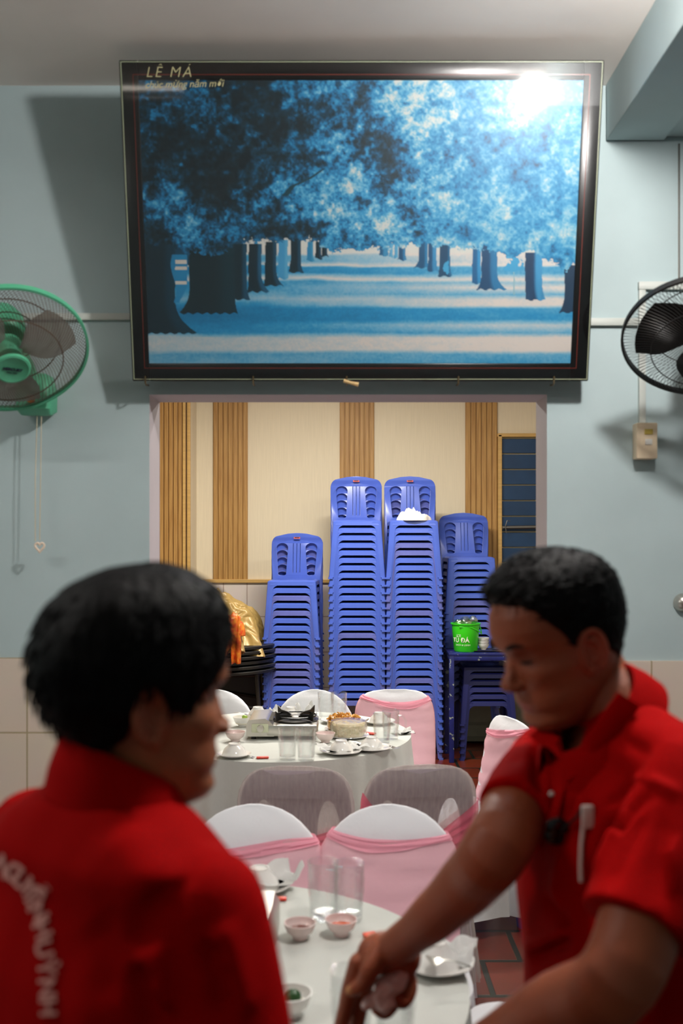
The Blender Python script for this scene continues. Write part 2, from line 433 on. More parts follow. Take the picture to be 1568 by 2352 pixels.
# ceiling beam on the right, with the darker pilaster beyond it
b = bmesh.new(); box(b, (0.9405, (FY0+YW)/2, 3.02), (0.185, YW-FY0-0.02, 0.18), bev=0.003); struct('trim_3', b, M_PAINT)
b = bmesh.new(); box(b, (1.25, YW-0.09, 3.03), (0.43, 0.17, 0.17)); struct('trim_4', b, M_PAINT)

# back room walls
b = bmesh.new(); box(b, (0.2, BY+0.05, BZ/2), (5.8, 0.1, BZ)); struct('wall_back', b, M_CREAM)
b = bmesh.new(); box(b, (-2.72, (YB+BY)/2, BZ/2), (0.1, BY-YB, BZ)); struct('wall_back_left', b, M_CREAM)
b = bmesh.new(); box(b, (3.1, (YB+BY)/2, BZ/2), (0.1, BY-YB, BZ)); struct('wall_back_right', b, M_CREAM)
def bx(px, D=BY): return (px-784)/FPX*D
def bz(py, D=BY): return CAMH-(py-HOR)/FPX*D
ZP = bz(1336)
b = bmesh.new(); box(b, (0.15, BY-0.008, ZP/2), (5.7, 0.016, ZP)); struct('trim_5', b, M_BTILE)
b = bmesh.new(); box(b, (0.5+bx(438)/2, BY-0.02, ZP+0.006), (1.0-bx(438)+0.35, 0.04, 0.03), bev=0.004)
struct('trim_6', b, M_PINE)
def slat_panel(n, x0, x1, z0, z1, y, rib=7):
    bm = bmesh.new(); wd = (x1-x0)/rib
    box(bm, ((x0+x1)/2, y+0.006, (z0+z1)/2), (x1-x0, 0.012, z1-z0))
    for i in range(rib):
        box(bm, (x0+wd*(i+0.5), y-0.006, (z0+z1)/2), (wd*0.8, 0.014, z1-z0), bev=0.003)
    return struct('trim_%d' % n, bm, M_WOOD)
slat_panel(7, bx(490), bx(569), ZP+0.02, BZ, BY-0.014)
slat_panel(8, bx(780), bx(859), ZP+0.02, BZ, BY-0.014)
slat_panel(9, bx(1068), bx(1141), ZP+0.02, BZ, BY-0.014, 6)
# corner pier on the left, slatted, with two pale uprights
yp = 8.1
b = bmesh.new(); box(b, ((-2.6+bx(437, yp))/2, (yp+BY)/2+0.01, BZ/2), (bx(437, yp)+2.6, BY-yp-0.02, BZ)); struct('trim_10', b, M_CREAM)
slat_panel(11, bx(345, yp), bx(420, yp), 0.10, BZ, yp-0.014)
b = bmesh.new(); box(b, (bx(424, yp), yp-0.02, BZ/2+.05), (0.022, 0.045, BZ-.1), bev=0.003); box(b, (bx(434, yp), yp-0.01, BZ/2+.05), (0.026, 0.03, BZ-.1), bev=0.003)
struct('trim_12', b, M_PINE)
# shuttered window on the right
b = bmesh.new()
box(b, (bx(1145.5), BY-0.03, (bz(1000)+ZP)/2-0.25), (0.032, 0.07, bz(1000)-ZP+0.5), bev=0.004)
box(b, ((bx(1140)+2.3)/2, BY-0.03, bz(1001)+0.0), (2.3-bx(1140), 0.07, 0.03), bev=0.004)
struct('trim_13', b, M_PINE)
b = bmesh.new(); x0, x1 = bx(1151), 2.3; z = bz(1008)-0.001; zb = ZP-0.45
k = 0; hts = [0.130]*30
while z > zb:
    h = 0.132
    box(b, ((x0+x1)/2, BY-0.022, z-h/2+0.004), (x1-x0, 0.012, h-0.012), bev=0.003); z -= h
struct('window_1', b, M_SHUT)
b = bmesh.new(); tube(b, [(bx(1150), BY-0.075, bz(1212)), (2.0, BY-0.075, bz(1209))], 0.015, 12)
tube(b, [(bx(1158), BY-0.095, bz(1225)), (bx(1156), BY-0.10, bz(1208)), (bx(1160), BY-0.10, bz(1196)), (bx(1167), BY-0.095, bz(1198))], 0.004, 6)
tag(build('curtain_rail', b, M_STEELD), 'grey metal rail with a hook across the blue shuttered window', 'rail')

# ------------------------------------------------------------------ lamps
t = thing('ceiling_lamp', 'lit white bulb lamp hanging under the ceiling beside the beam', 'lamp', LAMP)
b = bmesh.new(); lathe(b, [(0, -0.075), (0.03, -0.068), (0.066, -0.02), (0.073, 0.0), (0.066, 0.022), (0.034, 0.05), (0, 0.052)], 4, M=Matrix.Rotation(PI/2-math.atan2(0.985, -0.172)+0.1, 4, 'Z') @ Matrix.Diagonal((1, 1, 1, 1)))
bmesh.ops.subdivide_edges(b, edges=b.edges, cuts=1, smooth=0.3)
build('bulb', b, M_BULB, t)
b = bmesh.new(); lathe(b, [(0, 0.05), (0.028, 0.05), (0.028, 0.066), (0.05, 0.068), (0.05, 0.08), (0, 0.08)], 24); build('lamp_base', b, M_WHITE, t)
for i, (x, y, z, p, c) in enumerate(TUBES):
    t = thing('tube_lamp', ['white tube lamp on the back room ceiling above the chair stacks', 'white tube lamp on the back room ceiling nearer the opening', 'added unseen fill tube lamp on the front room ceiling behind the two people', 'added unseen fill tube lamp on the front room ceiling above the green fan side'][i], 'lamp', (x, y, z))
    top = (BZ if y > YB else 3.11)-z
    b = bmesh.new(); box(b, (0, 0, top/2-0.0), (1.25, 0.06, top-0.001), bev=0.004); build('housing', b, M_WHITE, t)
    b = bmesh.new(); tube(b, [(-0.58, 0, -0.022), (0.58, 0, -0.022)], 0.014, 12); build('tube', b, M_TUBE, t)

# ------------------------------------------------------------------ framed picture
Wf = 1.423; z0, z1 = 2.148, 3.059; y0_, y1_ = 3.12, 2.929
Hf = math.hypot(z1-z0, y0_-y1_)
tilt = math.atan2(y0_-y1_, z1-z0)
pic = thing('framed_picture', 'large black framed print of a blue tree avenue, tilted above the opening', 'picture', (0.0588, y0_, z0), rot=(tilt, 0, 0))
# local axes: x across, z up the frame, -y toward the room
fw_l = 0.056
b = bmesh.new()
UL, UR, VB, VT = 0.0545, 0.058, 0.055, 0.055   # border widths measured left, right, bottom, top
def pbox(bm, x0, x1, za, zb, ya, yb, bev=0.0): box(bm, ((x0+x1)/2, (ya+yb)/2, (za+zb)/2), (x1-x0, yb-ya, zb-za), bev=bev)
pbox(b, -Wf/2, -Wf/2+UL, 0, Hf, -0.012, 0.02, 0.004); pbox(b, Wf/2-UR, Wf/2, 0, Hf, -0.012, 0.02, 0.004)
pbox(b, -Wf/2+UL, Wf/2-UR, 0, VB, -0.012, 0.02, 0.004); pbox(b, -Wf/2+UL, Wf/2-UR, Hf-VT, Hf, -0.012, 0.02, 0.004)
build('frame', b, M_BLK, pic)
b = bmesh.new(); pbox(b, -Wf/2+.01, Wf/2-.01, .01, Hf-.01, 0.02, 0.026); build('backboard', b, mat('hardboard', (92, 74, 55), 0.8), pic)
M_TRIMP = mat('pale_green_edge', (150, 158, 132), 0.4)
def rect_line(bm, i, wd, ya, yb, top=None):
    x0, x1, za, zb = -Wf/2+i, Wf/2-i, i, Hf-i
    pbox(bm, x0, x1, za, za+wd, ya, yb); pbox(bm, x0, x1, zb-wd, zb, ya, yb)
    pbox(bm, x0, x0+wd, za+wd, zb-wd, ya, yb); pbox(bm, x1-wd, x1, za+wd, zb-wd, ya, yb)
b = bmesh.new(); rect_line(b, 0.005, 0.0022, -0.0165, -0.0115); build('outer_line', b, M_TRIMP, pic)
b = bmesh.new(); rect_line(b, 0.039, 0.0022, -0.0125, -0.0112); build('inner_line', b, mat('dark_red_line', (120, 40, 22), 0.4), pic)
# the print: colour computed per vertex from the layout of the printed photograph
NU, NV = 640, 420
px0, px1 = -Wf/2+UL, Wf/2-UR; pz0, pz1 = VB, Hf-VT
U, V = np.meshgrid(np.linspace(0, 1, NU), np.linspace(0, 1, NV))
X = (320+25*V)+U*((1338-28*V)-(320+25*V)); Y = 182+652*V
rng = np.random.RandomState(3)
def vnoise(x, y, seed):
    r = np.random.RandomState(seed); T = r.rand(256, 256)
    xi = np.floor(x).astype(int); yi = np.floor(y).astype(int); fx = x-xi; fy = y-yi
    fx = fx*fx*(3-2*fx); fy = fy*fy*(3-2*fy)
    a = T[yi % 256, xi % 256]; b_ = T[yi % 256, (xi+1) % 256]; c = T[(yi+1) % 256, xi % 256]; d = T[(yi+1) % 256, (xi+1) % 256]
    return (a*(1-fx)+b_*fx)*(1-fy)+(c*(1-fx)+d*fx)*fy
def fbm(x, y, s, oct_=5, g=0.55):
    t = 0; A = 1; n = 0
    for k in range(oct_): t = t+A*vnoise(x/s*2**k+31*k, y/s*2**k+17*k, 11+k); n += A; A *= g
    return t/n
def gauss(x0, y0, sx, sy): return np.exp(-((X-x0)/sx)**2-((Y-y0)/sy)**2)
n1 = fbm(X, Y, 64); n2 = fbm(X+500, Y+90, 17, 4, 0.75); n3 = fbm(X+50, Y+900, 6, 2)
B = 0.26+0.46*np.clip((X-560)/480, 0, 1)
B -= 0.26*gauss(470, 330, 170, 110)+0.10*gauss(330, 520, 130, 40)
B += 0.30*gauss(760, 450, 75, 50)+0.22*gauss(830, 490, 60, 30)+0.10*gauss(560, 470, 150, 50)+0.16*gauss(400, 500, 90, 40)+0.12*gauss(1050, 250, 120, 90)
B -= 0.22*gauss(905, 350, 55, 60)+0.16*gauss(860, 450, 60, 40)+0.2*gauss(915, 390, 60, 18)+0.10*gauss(1000, 520, 110, 40)+0.12*gauss(640, 290, 70, 40)
B += 0.28*gauss(430, 200, 45, 16)
B = np.minimum(B, .62)+.3*np.maximum(B-.62, 0)
am = 1-.35*np.clip((X-900)/200, 0, 1)
F = B+am*(0.9*(n1-0.5)+1.15*(n2-0.5)+0.3*(n3-0.5))
stops = np.array([-0.1, 0.15, 0.36, 0.5, 0.66, 0.82, 1.0])
cols = np.array([(0, 26, 36), (0, 46, 62), (0, 84, 122), (10, 124, 176), (62, 156, 200), (130, 186, 208), (206, 210, 204)], float)
def ramp(F): return np.stack([np.interp(F, stops, cols[:, k]) for k in range(3)], -1)
fol = ramp(F)
# ground
gy = [560, 572, 578, 590, 599, 604, 618, 632, 640, 652, 668, 680, 694, 703, 728, 742, 760, 773, 801, 811, 834]
gL = [0.75, 0.95, 0.55, 0.5, 0.95, 0.5, 0.45, 0.95, 0.5, 0.5, 0.62, 0.72, 0.5, 0.42, 0.40, 0.45, 0.5, 0.85, 0.85, 0.6, 0.66]
gR = [0.97, 0.97, 0.95, 0.9, 0.97, 0.6, 0.6, 0.97, 0.72, 0.96, 0.62, 0.93, 0.95, 0.55, 0.52, 0.86, 0.62, 0.97, 0.97, 0.62, 0.56]
wob = (fbm(X, Y*4, 120, 3)-0.5)*10
L = np.interp(Y+wob, gy, gL); R = np.interp(Y+wob*0.6, gy, gR)
t_ = np.clip((X-520)/620, 0, 1); G = L*(1-t_)+R*t_+0.10*(fbm(X, Y, 4, 2)-0.5)+0.12*(fbm(X, Y*3, 40)-0.5)
gst = [0.35, 0.5, 0.65, 0.8, 0.95]; gco = np.array([(0, 112, 160), (22, 140, 192), (110, 176, 208), (168, 196, 208), (220, 212, 204)], float)
gro = np.stack([np.interp(G, gst, gco[:, k]) for k in range(3)], -1)
yf = np.interp(X, [320, 345, 420, 500, 560, 640, 700, 760, 870, 960, 1040, 1090, 1180, 1215, 1260, 1290, 1338], [548, 548, 566, 575, 545, 548, 540, 562, 566, 552, 560, 556, 590, 560, 590, 610, 600])+(n2-0.5)*46
img = np.where((Y < yf)[..., None], fol, gro)
bright = (Y > yf) & (Y < 572); img[bright] = (214, 214, 206)
# dark inner part of the left row of trees
img[(X < 560) & (Y > yf) & (Y < 600)] = (10, 70, 96)
def trunk(xl, xr, yb, fl, fr, top, cd, cl, lit=0.6):
    """trunk between xl..xr with root flare reaching fl..fr at its base yb"""
    k = np.clip((Y-(yb-0.45*(yb-top)))/(0.45*(yb-top)), 0, 1)**3
    a = xl+(fl-xl)*k+2.5*(fbm(X*0, Y, 25, 2)-0.5); c = xr+(fr-xr)*k
    m = (X > a) & (X < c) & (Y < yb+2*np.sin(X*0.3)) & (Y > np.maximum(top, yf-4))
    s = np.clip((X-a)/(c-a+1e-6), 0, 1); q = np.clip((s-lit)/0.2, 0, 1)*0.8+0.3*(fbm(X*3, Y*0.3, 20)-0.5)
    q = np.clip(q, 0, 1)[..., None]
    img[m] = ((1-q)*np.array(cd, float)+q*np.array(cl, float))[m]
dk, dl = (2, 38, 50), (8, 78, 108)
for a in [(740, 752, 580, 738, 756, 545, dk, dl), (725, 738, 585, 723, 742, 545, dk, dl), (706, 720, 590, 703, 724, 545, (30, 130, 175), (60, 150, 190)),
          (668, 692, 617, 664, 699, 535, dk, dl), (640, 662, 632, 636, 664, 540, (60, 150, 196), (90, 170, 206)), (610, 636, 648, 606, 652, 545, dk, dl),
          (572, 602, 663, 568, 622, 550, dk, (14, 100, 140)), (535, 568, 681, 520, 576, 550, dk, dl), (436, 540, 714, 412, 548, 560, (0, 36, 46), (3, 50, 62)),
          (330, 404, 762, 320, 458, 545, (0, 38, 52), (2, 58, 78))]: trunk(*a)
img[(X > 400+6*np.sin(Y*.05)) & (X < 432) & (Y > 575) & (Y < 688) & (X < 432-np.clip((Y-650)*.5, 0, 30))] = (24, 134, 184)
for yy in (592, 607, 641): img[(X > 404) & (X < 431) & (abs(Y-yy) < 4)] = (214, 208, 196)
for a in [(872, 892, 578, 869, 895, 550, (20, 90, 130), (60, 150, 195), .3), (894, 902, 582, 892, 904, 550, (60, 150, 195), (100, 175, 210), .3), (906, 914, 583, 904, 916, 550, (60, 150, 195), (100, 175, 210), .3), (916, 932, 588, 912, 936, 550, (14, 80, 120), (50, 140, 190), .5),
          (962, 982, 606, 950, 986, 548, (14, 84, 124), (30, 130, 180), .6), (984, 1003, 614, 981, 1008, 548, (10, 76, 116), (60, 155, 205), .4), (1010, 1034, 626, 1006, 1040, 545, (10, 70, 104), (30, 120, 165), .7),
          (1085, 1104, 643, 1083, 1107, 548, (12, 96, 144), (40, 150, 205), .5), (1106, 1142, 657, 1094, 1164, 548, (6, 70, 110), (34, 130, 180), .45),
          (1206, 1245, 682, 1208, 1254, 570, (4, 56, 92), (70, 170, 220), .45), (1296, 1345, 712, 1284, 1345, 600, (4, 50, 80), (10, 70, 104), .7),
          (1179, 1182, 668, 1178, 1183, 600, (130, 176, 190), (150, 190, 200), .5)]: trunk(*a)
bs = (fbm(X, Y, 16, 3) > 0.5) & (((X-1040)**2/500+(Y-606)**2/350 < 1) | ((X-1175)**2/900+(Y-598)**2/300 < 1)); img[bs] = (60, 160, 205)
# branch arching over the avenue
xb = np.interp(Y, [378, 400, 418, 440], [745, 712, 672, 655]); mb = (abs(X-xb) < np.interp(Y, [378, 440], [3, 8])) & (Y > 378) & (Y < 440); img[mb] = (2, 60, 72)
img = np.clip(img, 0, 255)/255
lin_ = np.where(img <= 0.04045, img/12.92, ((img+0.055)/1.055)**2.4)
verts = np.stack([px0+U*(px1-px0), np.full(U.shape, -0.0085), pz1-V*(pz1-pz0)], -1).reshape(-1, 3)
idx = np.arange(NU*NV).reshape(NV, NU)
faces = np.stack([idx[:-1, :-1], idx[1:, :-1], idx[1:, 1:], idx[:-1, 1:]], -1).reshape(-1, 4)
me = bpy.data.meshes.new('print'); me.from_pydata(verts.tolist(), [], faces.tolist())
ca = me.color_attributes.new('Col', 'FLOAT_COLOR', 'POINT')
ca.data.foreach_set('color', np.concatenate([lin_.reshape(-1, 3), np.ones((NU*NV, 1))], 1).astype(np.float32).ravel())
build_me('print', me, attr_mat('printed_avenue', 0.5), pic, smooth=False)
# glazing over frame and print
b = bmesh.new(); pbox(b, -Wf/2+0.008, Wf/2-0.008, 0.008, Hf-0.008, -0.0150, -0.0135); build('glass_pane', b, M_PANE, pic)
# handwriting scratched on the glass
M_INK = mat('chalky_ink', (178, 172, 130), 0.8)
def wmap(cx, cz, rot=0.0):
    c_, s_ = math.cos(rot), math.sin(rot)
    return lambda x, y, w: Vector((cx+x*c_-y*s_, -0.0156+w, cz+x*s_+y*c_))
b = bmesh.new()
text2('LÊ MÁ', 0.042, wmap(-Wf/2+0.145, Hf-0.048), b, 0.0006, shear=0.25, space=1.25, offset=-0.0006)
text2('chúc mừng năm mới', 0.028, wmap(-Wf/2+0.19, Hf-0.076, 0.02), b, 0.0006, shear=0.3, space=0.98)
build('lettering', b, M_INK, pic, smooth=False)
# hooks that carry the frame at its lower edge
for hx in (336, 582, 795, 1050, 1268):
    b = bmesh.new(); x = (hx-826.5)/FPX*y0_
    tube(b, [(x, 0.03, -0.015), (x, -0.010, -0.012), (x, -0.022, -0.006), (x, -0.022, 0.016)], 0.0028, 6)
    build('hook', b, mat('rusty_nail', (96, 84, 60), 0.5, metal=0.5), pic)
b = bmesh.new(); x = (800-826.5)/FPX*y0_
tube(b, [(x-.016, -.026, .002), (x+.004, -.026, -.004), (x+.03, -.026, -.010)], [.006, .005, .007], 8)
build('cork', b, mat('pale_cork', (190, 160, 110), 0.7), pic)

# ------------------------------------------------------------------ cable trunking, switch box, steel fitting
def trunking(px0, py0, px1, py1, wpx, label, D=YW, dep=0.016):
    a = P(px0, py0, D); c = P(px1, py1, D); wd = wpx/FPX*D
    bm = bmesh.new(); L = (c-a); 
    if abs(L.x) > abs(L.z): box(bm, ((a.x+c.x)/2, D-dep/2, (a.z+c.z)/2), (abs(L.x), dep, wd), bev=0.001)
    else: box(bm, ((a.x+c.x)/2, D-dep/2, (a.z+c.z)/2), (wd, dep, abs(L.z)), bev=0.001)
    return tag(build('cable_trunking', bm, M_TRUNK), label, 'trunking')
trunking(-60, 729, 302, 729, 15, 'pale cable trunking running across the wall behind the green fan')
trunking(1354, 741, 1462, 741, 17, 'horizontal cable trunking between the picture and the black fan')
trunking(1472, 668, 1472, 976, 15, 'upright cable trunking rising from the cream switch box')
trunking(1464, 658, 1800, 658, 18, 'horizontal cable trunking above the black fan at the right edge')
b = bmesh.new(); tube(b, [P(1559, 330, YW-.004), P(1559, 648, YW-.004)], .003, 6)
tag(build('wall_cable', b, M_STEELD), 'thin cable running down the wall under the ceiling beam', 'cable')
t = thing('switch_box', 'cream fan switch box on the blue wall under the black fan', 'switch', (P(1475, 1017, YW).x, YW, P(0, 1057, YW).z))
b = bmesh.new(); box(b, (0, -0.026, 0.058), (0.066, 0.05, 0.114), bev=0.004); build('housing', b, mat('cream_plastic', (226, 206, 176), 0.45), t)
b = bmesh.new(); box(b, (0.004, -0.052, 0.086), (0.026, 0.003, 0.017), bev=0.0005); build('indicator', b, mat('yellow_window', (196, 172, 84), 0.3), t)
b = bmesh.new(); box(b, (0.004, -0.052, 0.054), (0.022, 0.004, 0.018), bev=0.0008); build('rocker', b, M_WHITE, t)
b = bmesh.new(); lathe(b, [(0, 0), (0.028, 0), (0.03, -0.004), (0.024, -0.02), (0.015, -0.03), (0, -0.033)], 32, M=Matrix.Translation(P(1566, 1384, YW)) @ Matrix.Rotation(-PI/2, 4, 'X'))
tag(build('steel_fitting', b, M_STEEL), 'round polished steel fitting on the blue wall at the right edge', 'fitting')

# ------------------------------------------------------------------ wall fans
def fan(loc, base, aim, body, cagecol, hubcol, label, logo, R=0.222):
    """loc: centre of the cage; aim: direction it blows"""
    t = thing('wall_fan', label, 'fan', (base.x, YW, base.z))
    q = Vector(aim).to_track_quat('Z', 'Y'); Mx = Matrix.Translation(Vector(loc)-t.location) @ q.to_matrix().to_4x4()
    dep = 0.075
    b = bmesh.new(); n = 110
    def dome(r, s, d): return s*d*(1-(r/R)**2.4)
    for s, d, tw in ((1, dep, 0.5), (-1, 0.07, -0.4)):
        for i in range(n):
            a0 = 2*PI*i/n; pts = []
            r0 = 0.048 if s > 0 else 0.06
            for k in range(7):
                r = r0+(R-r0)*k/6; a = a0+tw*(k/6)**1.5
                pts.append(Mx @ Vector((r*math.cos(a), r*math.sin(a), dome(r, s, d))))
            tube(b, pts, 0.0009, 3, caps=False)
        for rr in ((0.145,) if s > 0 else (0.15, 0.09)):
            tube(b, [Mx @ Vector((rr*math.cos(2*PI*k/48), rr*math.sin(2*PI*k/48), dome(rr, s, d)-0.001*s)) for k in range(48)], 0.0018, 5, closed=True)
    build('cage', b, cagecol, t)
    b = bmesh.new(); K = 72
    loft(b, [], False, False) if False else None
    rs = []
    for (rr, zz) in ((R-0.004, 0.009), (R+0.003, 0.009), (R+0.003, -0.009), (R-0.004, -0.009), (R-0.004, 0.009)):
        rs.append([b.verts.new(Mx @ Vector((rr*math.cos(2*PI*k/K), rr*math.sin(2*PI*k/K), zz))) for k in range(K)])
    for u, v in zip(rs, rs[1:]): bridge(b, u, v)
    build('rim', b, body, t)
    b = bmesh.new(); lathe(b, [(0, dep+0.006), (0.04, dep+0.006), (0.044, dep+0.008), (0.050, dep+0.006), (0.052, dep-0.004), (0, dep-0.004)], 40, M=Mx)
    hub = build('hub_cap', b, hubcol, t)
    if logo:
        b = bmesh.new(); up = (q.inverted() @ Vector((0, 0, 1))); th = math.atan2(up.y, up.x)-PI/2+logo
        c_, s_ = math.cos(th), math.sin(th)
        f = lambda dy: (lambda x, y, w: Mx @ Vector((x*c_-(y+dy)*s_, x*s_+(y+dy)*c_, dep+0.0075+w)))
        box(b, (0, 0, 0), (0.001, 0.001, 0.001), M=Mx @ Matrix.Translation((0, 0, dep)))
        text2('MERCURY', 0.0125, f(-0.003), b, 0.001, space=0.9, offset=0.0006); text2('WALL FAN', 0.006, f(-0.013), b, 0.001, offset=0.0002)
        build('lettering', b, mat('navy_ink', (12, 30, 52), 0.5), hub, smooth=False)
    # blades
    for k in range(3):
        b = bmesh.new(); a0 = 2*PI*k/3+0.4; rows = []
        for i in range(9):
            r = 0.03+0.16*i/8; wd = 0.55+0.35*math.sin(PI*min(1, i/8+0.05)); row = []
            for j in range(7):
                a = a0+(j/6-0.5)*wd*1.7+0.3*i/8; row.append(Mx @ Vector((r*math.cos(a), r*math.sin(a), 0.028*(j/6-0.5)+0.006)))
            rows.append(row)
        for rr_ in range(8):
            for j in range(6):
                pass
        V_ = [[b.verts.new(p) for p in row] for row in rows]
        for i in range(8):
            for j in range(6): b.faces.new((V_[i][j], V_[i][j+1], V_[i+1][j+1], V_[i+1][j]))
        g = bmesh.ops.solidify(b, geom=b.faces, thickness=0.0015)
        build('blade', b, M_BLADE if logo else M_FBLK, t)
    b = bmesh.new(); lathe(b, [(0, 0.03), (0.034, 0.03), (0.038, 0.0), (0.038, -0.03), (0, -0.03)], 24, M=Mx); build('blade_hub', b, body, t)
    # motor behind the cage, neck and wall bracket
    b = bmesh.new(); lathe(b, [(0, -0.055), (0.05, -0.055), (0.062, -0.07), (0.06, -0.13), (0.045, -0.165), (0, -0.172)], 28, M=Mx); build('motor_housing', b, body, t)
    b = bmesh.new(); mc = Mx @ Vector((0, 0, -0.12))
    bc = Vector((0, -0.09, 0.02))
    limb(b, [mc, (mc*0.5+bc*0.5)+Vector((0, 0.02, 0.01)), bc], [0.032, 0.026, 0.03], 14); build('neck', b, body, t)
    b = bmesh.new()
    loft(b, [rrect(0.047, 0.02, 0.015, z=-0.05, c=(0, -0.06)), rrect(0.055, 0.055, 0.025, z=-0.035, c=(0, -0.058)), rrect(0.055, 0.058, 0.025, z=0.03, c=(0, -0.058)), rrect(0.04, 0.045, 0.02, z=0.075, c=(0, -0.046)), rrect(0.02, 0.02, 0.01, z=0.085, c=(0, -0.03))])
    build('bracket', b, body, t)
    return t, Mx
M_MINTD = mat('dark_mint_plastic', (64, 150, 112), 0.4)
lf, _ = fan(P(20, 806, 2.85), P(86, 918, YW-.05), (0.34, -0.60, -0.80), M_MINT, M_WIRE, M_MINT, 'mint green wall fan with brown dusty grille left of the picture', -0.05)
b = bmesh.new(); bl = P(72, 917, 3.03)-lf.location
lathe(b, [(0, 0), (0.012, 0), (0.012, -0.012), (0, -0.014)], 20, M=Matrix.Translation(bl) @ Matrix.Rotation(-PI/2, 4, 'X')); build('knob', b, mat('orange_knob', (186, 116, 50), 0.4), lf)
for cx, top, bot, r in ((85, 955, 1243, 0.0016), (95, 955, 1240, 0.0016)):
    b = bmesh.new(); tube(b, [P(cx, top, 3.13)-lf.location, P(cx+(-4 if cx < 90 else -2), (top+bot)/2, 3.13)-lf.location, P(cx-4, bot, 3.13)-lf.location], r, 6); build('pull_cord', b, mat('cream_cord', (200, 190, 165), 0.6), lf)
b = bmesh.new(); hp = []
hc = P(91, 1256, 3.13)-lf.location
for k in range(28):
    a = 2*PI*k/28; x = 16*math.sin(a)**3; y = 13*math.cos(a)-5*math.cos(2*a)-2*math.cos(3*a)-math.cos(4*a)
    hp.append(hc+Vector((x*0.0009, 0, y*0.0010)))
tube(b, hp, 0.0038, 8, closed=True); build('heart_pull', b, mat('cream_heart', (235, 215, 195), 0.4), lf, )
M_BWIRE = mat('black_grille_wire', (26, 24, 22), 0.45)
rf, _ = fan(P(1618, 776, 2.82), P(1680, 905, YW-.05), (-0.22, -0.60, -0.92), M_FBLK, M_BWIRE, M_FBLK, 'black wall fan with wire cage at the right edge of the wall', 0, R=0.226)

# ------------------------------------------------------------------ blue stacking chairs
S = 1.07; HW0, HW1 = 0.170, 0.198; SH = 0.415
def hw(z): return (HW0+(HW1-HW0)*(1-z/SH))
def yfr(z): return -(0.18+0.028*(1-z/SH))
def ybk(z): return 0.17+0.03*(1-z/SH)
def chair_parts(back=True, bmat=None):
    meshes = {}
    # seat: plate with a rounded rim and a shallow apron on all sides
    b = bmesh.new()
    def sr(z, ins, r): return [Vector((p.x, p.y, z))*S for p in rrect(hw(z)-ins, (ybk(z)-yfr(z))/2-ins, r, 5, c=(0, (ybk(z)+yfr(z))/2))]
    prof = [(SH-0.008, 0.07, 0.03), (SH-0.004, 0.045, 0.03), (SH-.001, 0.022, 0.028), (SH-0.004, 0.009, 0.026), (SH-0.011, 0.001, 0.024), (SH-0.038, -0.001, 0.024)]
    loft(b, [sr(*p) for p in prof], True, False)
    meshes['seat'] = b
    legs = []
    for sx in (1, -1):
        for front in (True, False):
            b = bmesh.new(); rings_ = []
            for z, wd in ((SH-0.012, 0.06), (SH-0.034, 0.08), (SH-0.038, 0.074), (SH-0.044, 0.060), (SH-0.054, 0.048), (SH-0.070, 0.042), (SH-0.11, 0.041), (0.2, 0.038), (0.012, 0.033), (0.0119, 0.033), (0.0, 0.033)):
                o_ = 0.006 if z < 0.0119+1e-6 and z != 0.012 else 0.0
                X_ = hw(z)+o_; Yo = (yfr(z)-o_) if front else (ybk(z)+o_); s = 1 if front else -1; tk = 0.003
                r = 0.012
                pts = [(X_-wd, Yo), (X_-r, Yo), (X_-r*0.3, Yo+s*r*0.3), (X_, Yo+s*r), (X_, Yo+s*wd), (X_-tk, Yo+s*wd), (X_-tk, Yo+s*(r+tk)), (X_-r-tk, Yo+s*tk), (X_-wd, Yo+s*tk)]
                rings_.append([Vector((sx*x, y, z))*S for x, y in pts])
            loft(b, rings_); legs.append(b)
    meshes['leg'] = legs
    if back:
        b = bmesh.new()
        hwb = 0.190; zt = 0.748; zb = SH-0.03
        def mapf(x, z, wd):
            lean = 0.172+0.085*max(0, (z-SH))/0.333-0.02*(1-(x/hwb)**2)*min(1, max(0, (z-SH)/0.1))
            # the rim of the backrest turns back
            e = max(0, abs(x)-0.165)/0.027; lean += 0.016*e*e
            e2 = max(0, z-0.715)/0.033; lean += 0.010*e2*e2
            return Vector((x, lean+wd, z))*S
        out = []
        def arc(cx, cz, rx, rz, a0, a1, n):
            return [(cx+rx*math.cos(math.radians(a0+(a1-a0)*k/n)), cz+rz*math.sin(math.radians(a0+(a1-a0)*k/n))) for k in range(n+1)]
        out = [(-0.172, zb), (0, zb), (0.172, zb)]
        out += [(hwb-0.008, 0.50), (hwb, 0.60)] + arc(hwb-0.055, 0.665, 0.055, 0.062, 0, 70, 7) + [(0.07, zt-0.006), (0, zt)]
        out += [(-0.07, zt-0.006)] + arc(-(hwb-0.055), 0.665, 0.055, 0.062, 110, 180, 7) + [(-hwb, 0.60), (-hwb+0.008, 0.50)]
        holes = []
        for s in (1, -1):
            h = arc(s*0.108, 0.640, 0.044, 0.034, 0, 180, 10)+arc(s*0.105, 0.445, 0.030, 0.012, 180, 360, 6)
            if s > 0: h = [(x+0.004 if z < .6 and x < .1 else x, z) for x, z in h]
            holes.append(h)
        for k in (-1, 0, 1):
            xs = k*0.026
            holes.append([(xs-0.0028, 0.455), (xs+0.0028, 0.455), (xs+0.0028, 0.672), (xs-0.0028, 0.672)])
        fill2d([out]+holes, 0.005, mapf, b, bevel=0.0012)
        meshes['backrest'] = b
    return meshes
def make_chair(matl, back=True, name='plastic_chair'):
    t = thing(name, '', 'chair' if back else 'stool')
    m = chair_parts(back)
    build('seat', m['seat'], matl, t)
    for l in m['leg']: build('leg', l, matl, t)
    if back: build('backrest', m['backrest'], matl, t)
    return t
proto = make_chair(M_BLUE); proto2 = make_chair(M_BLUE2)
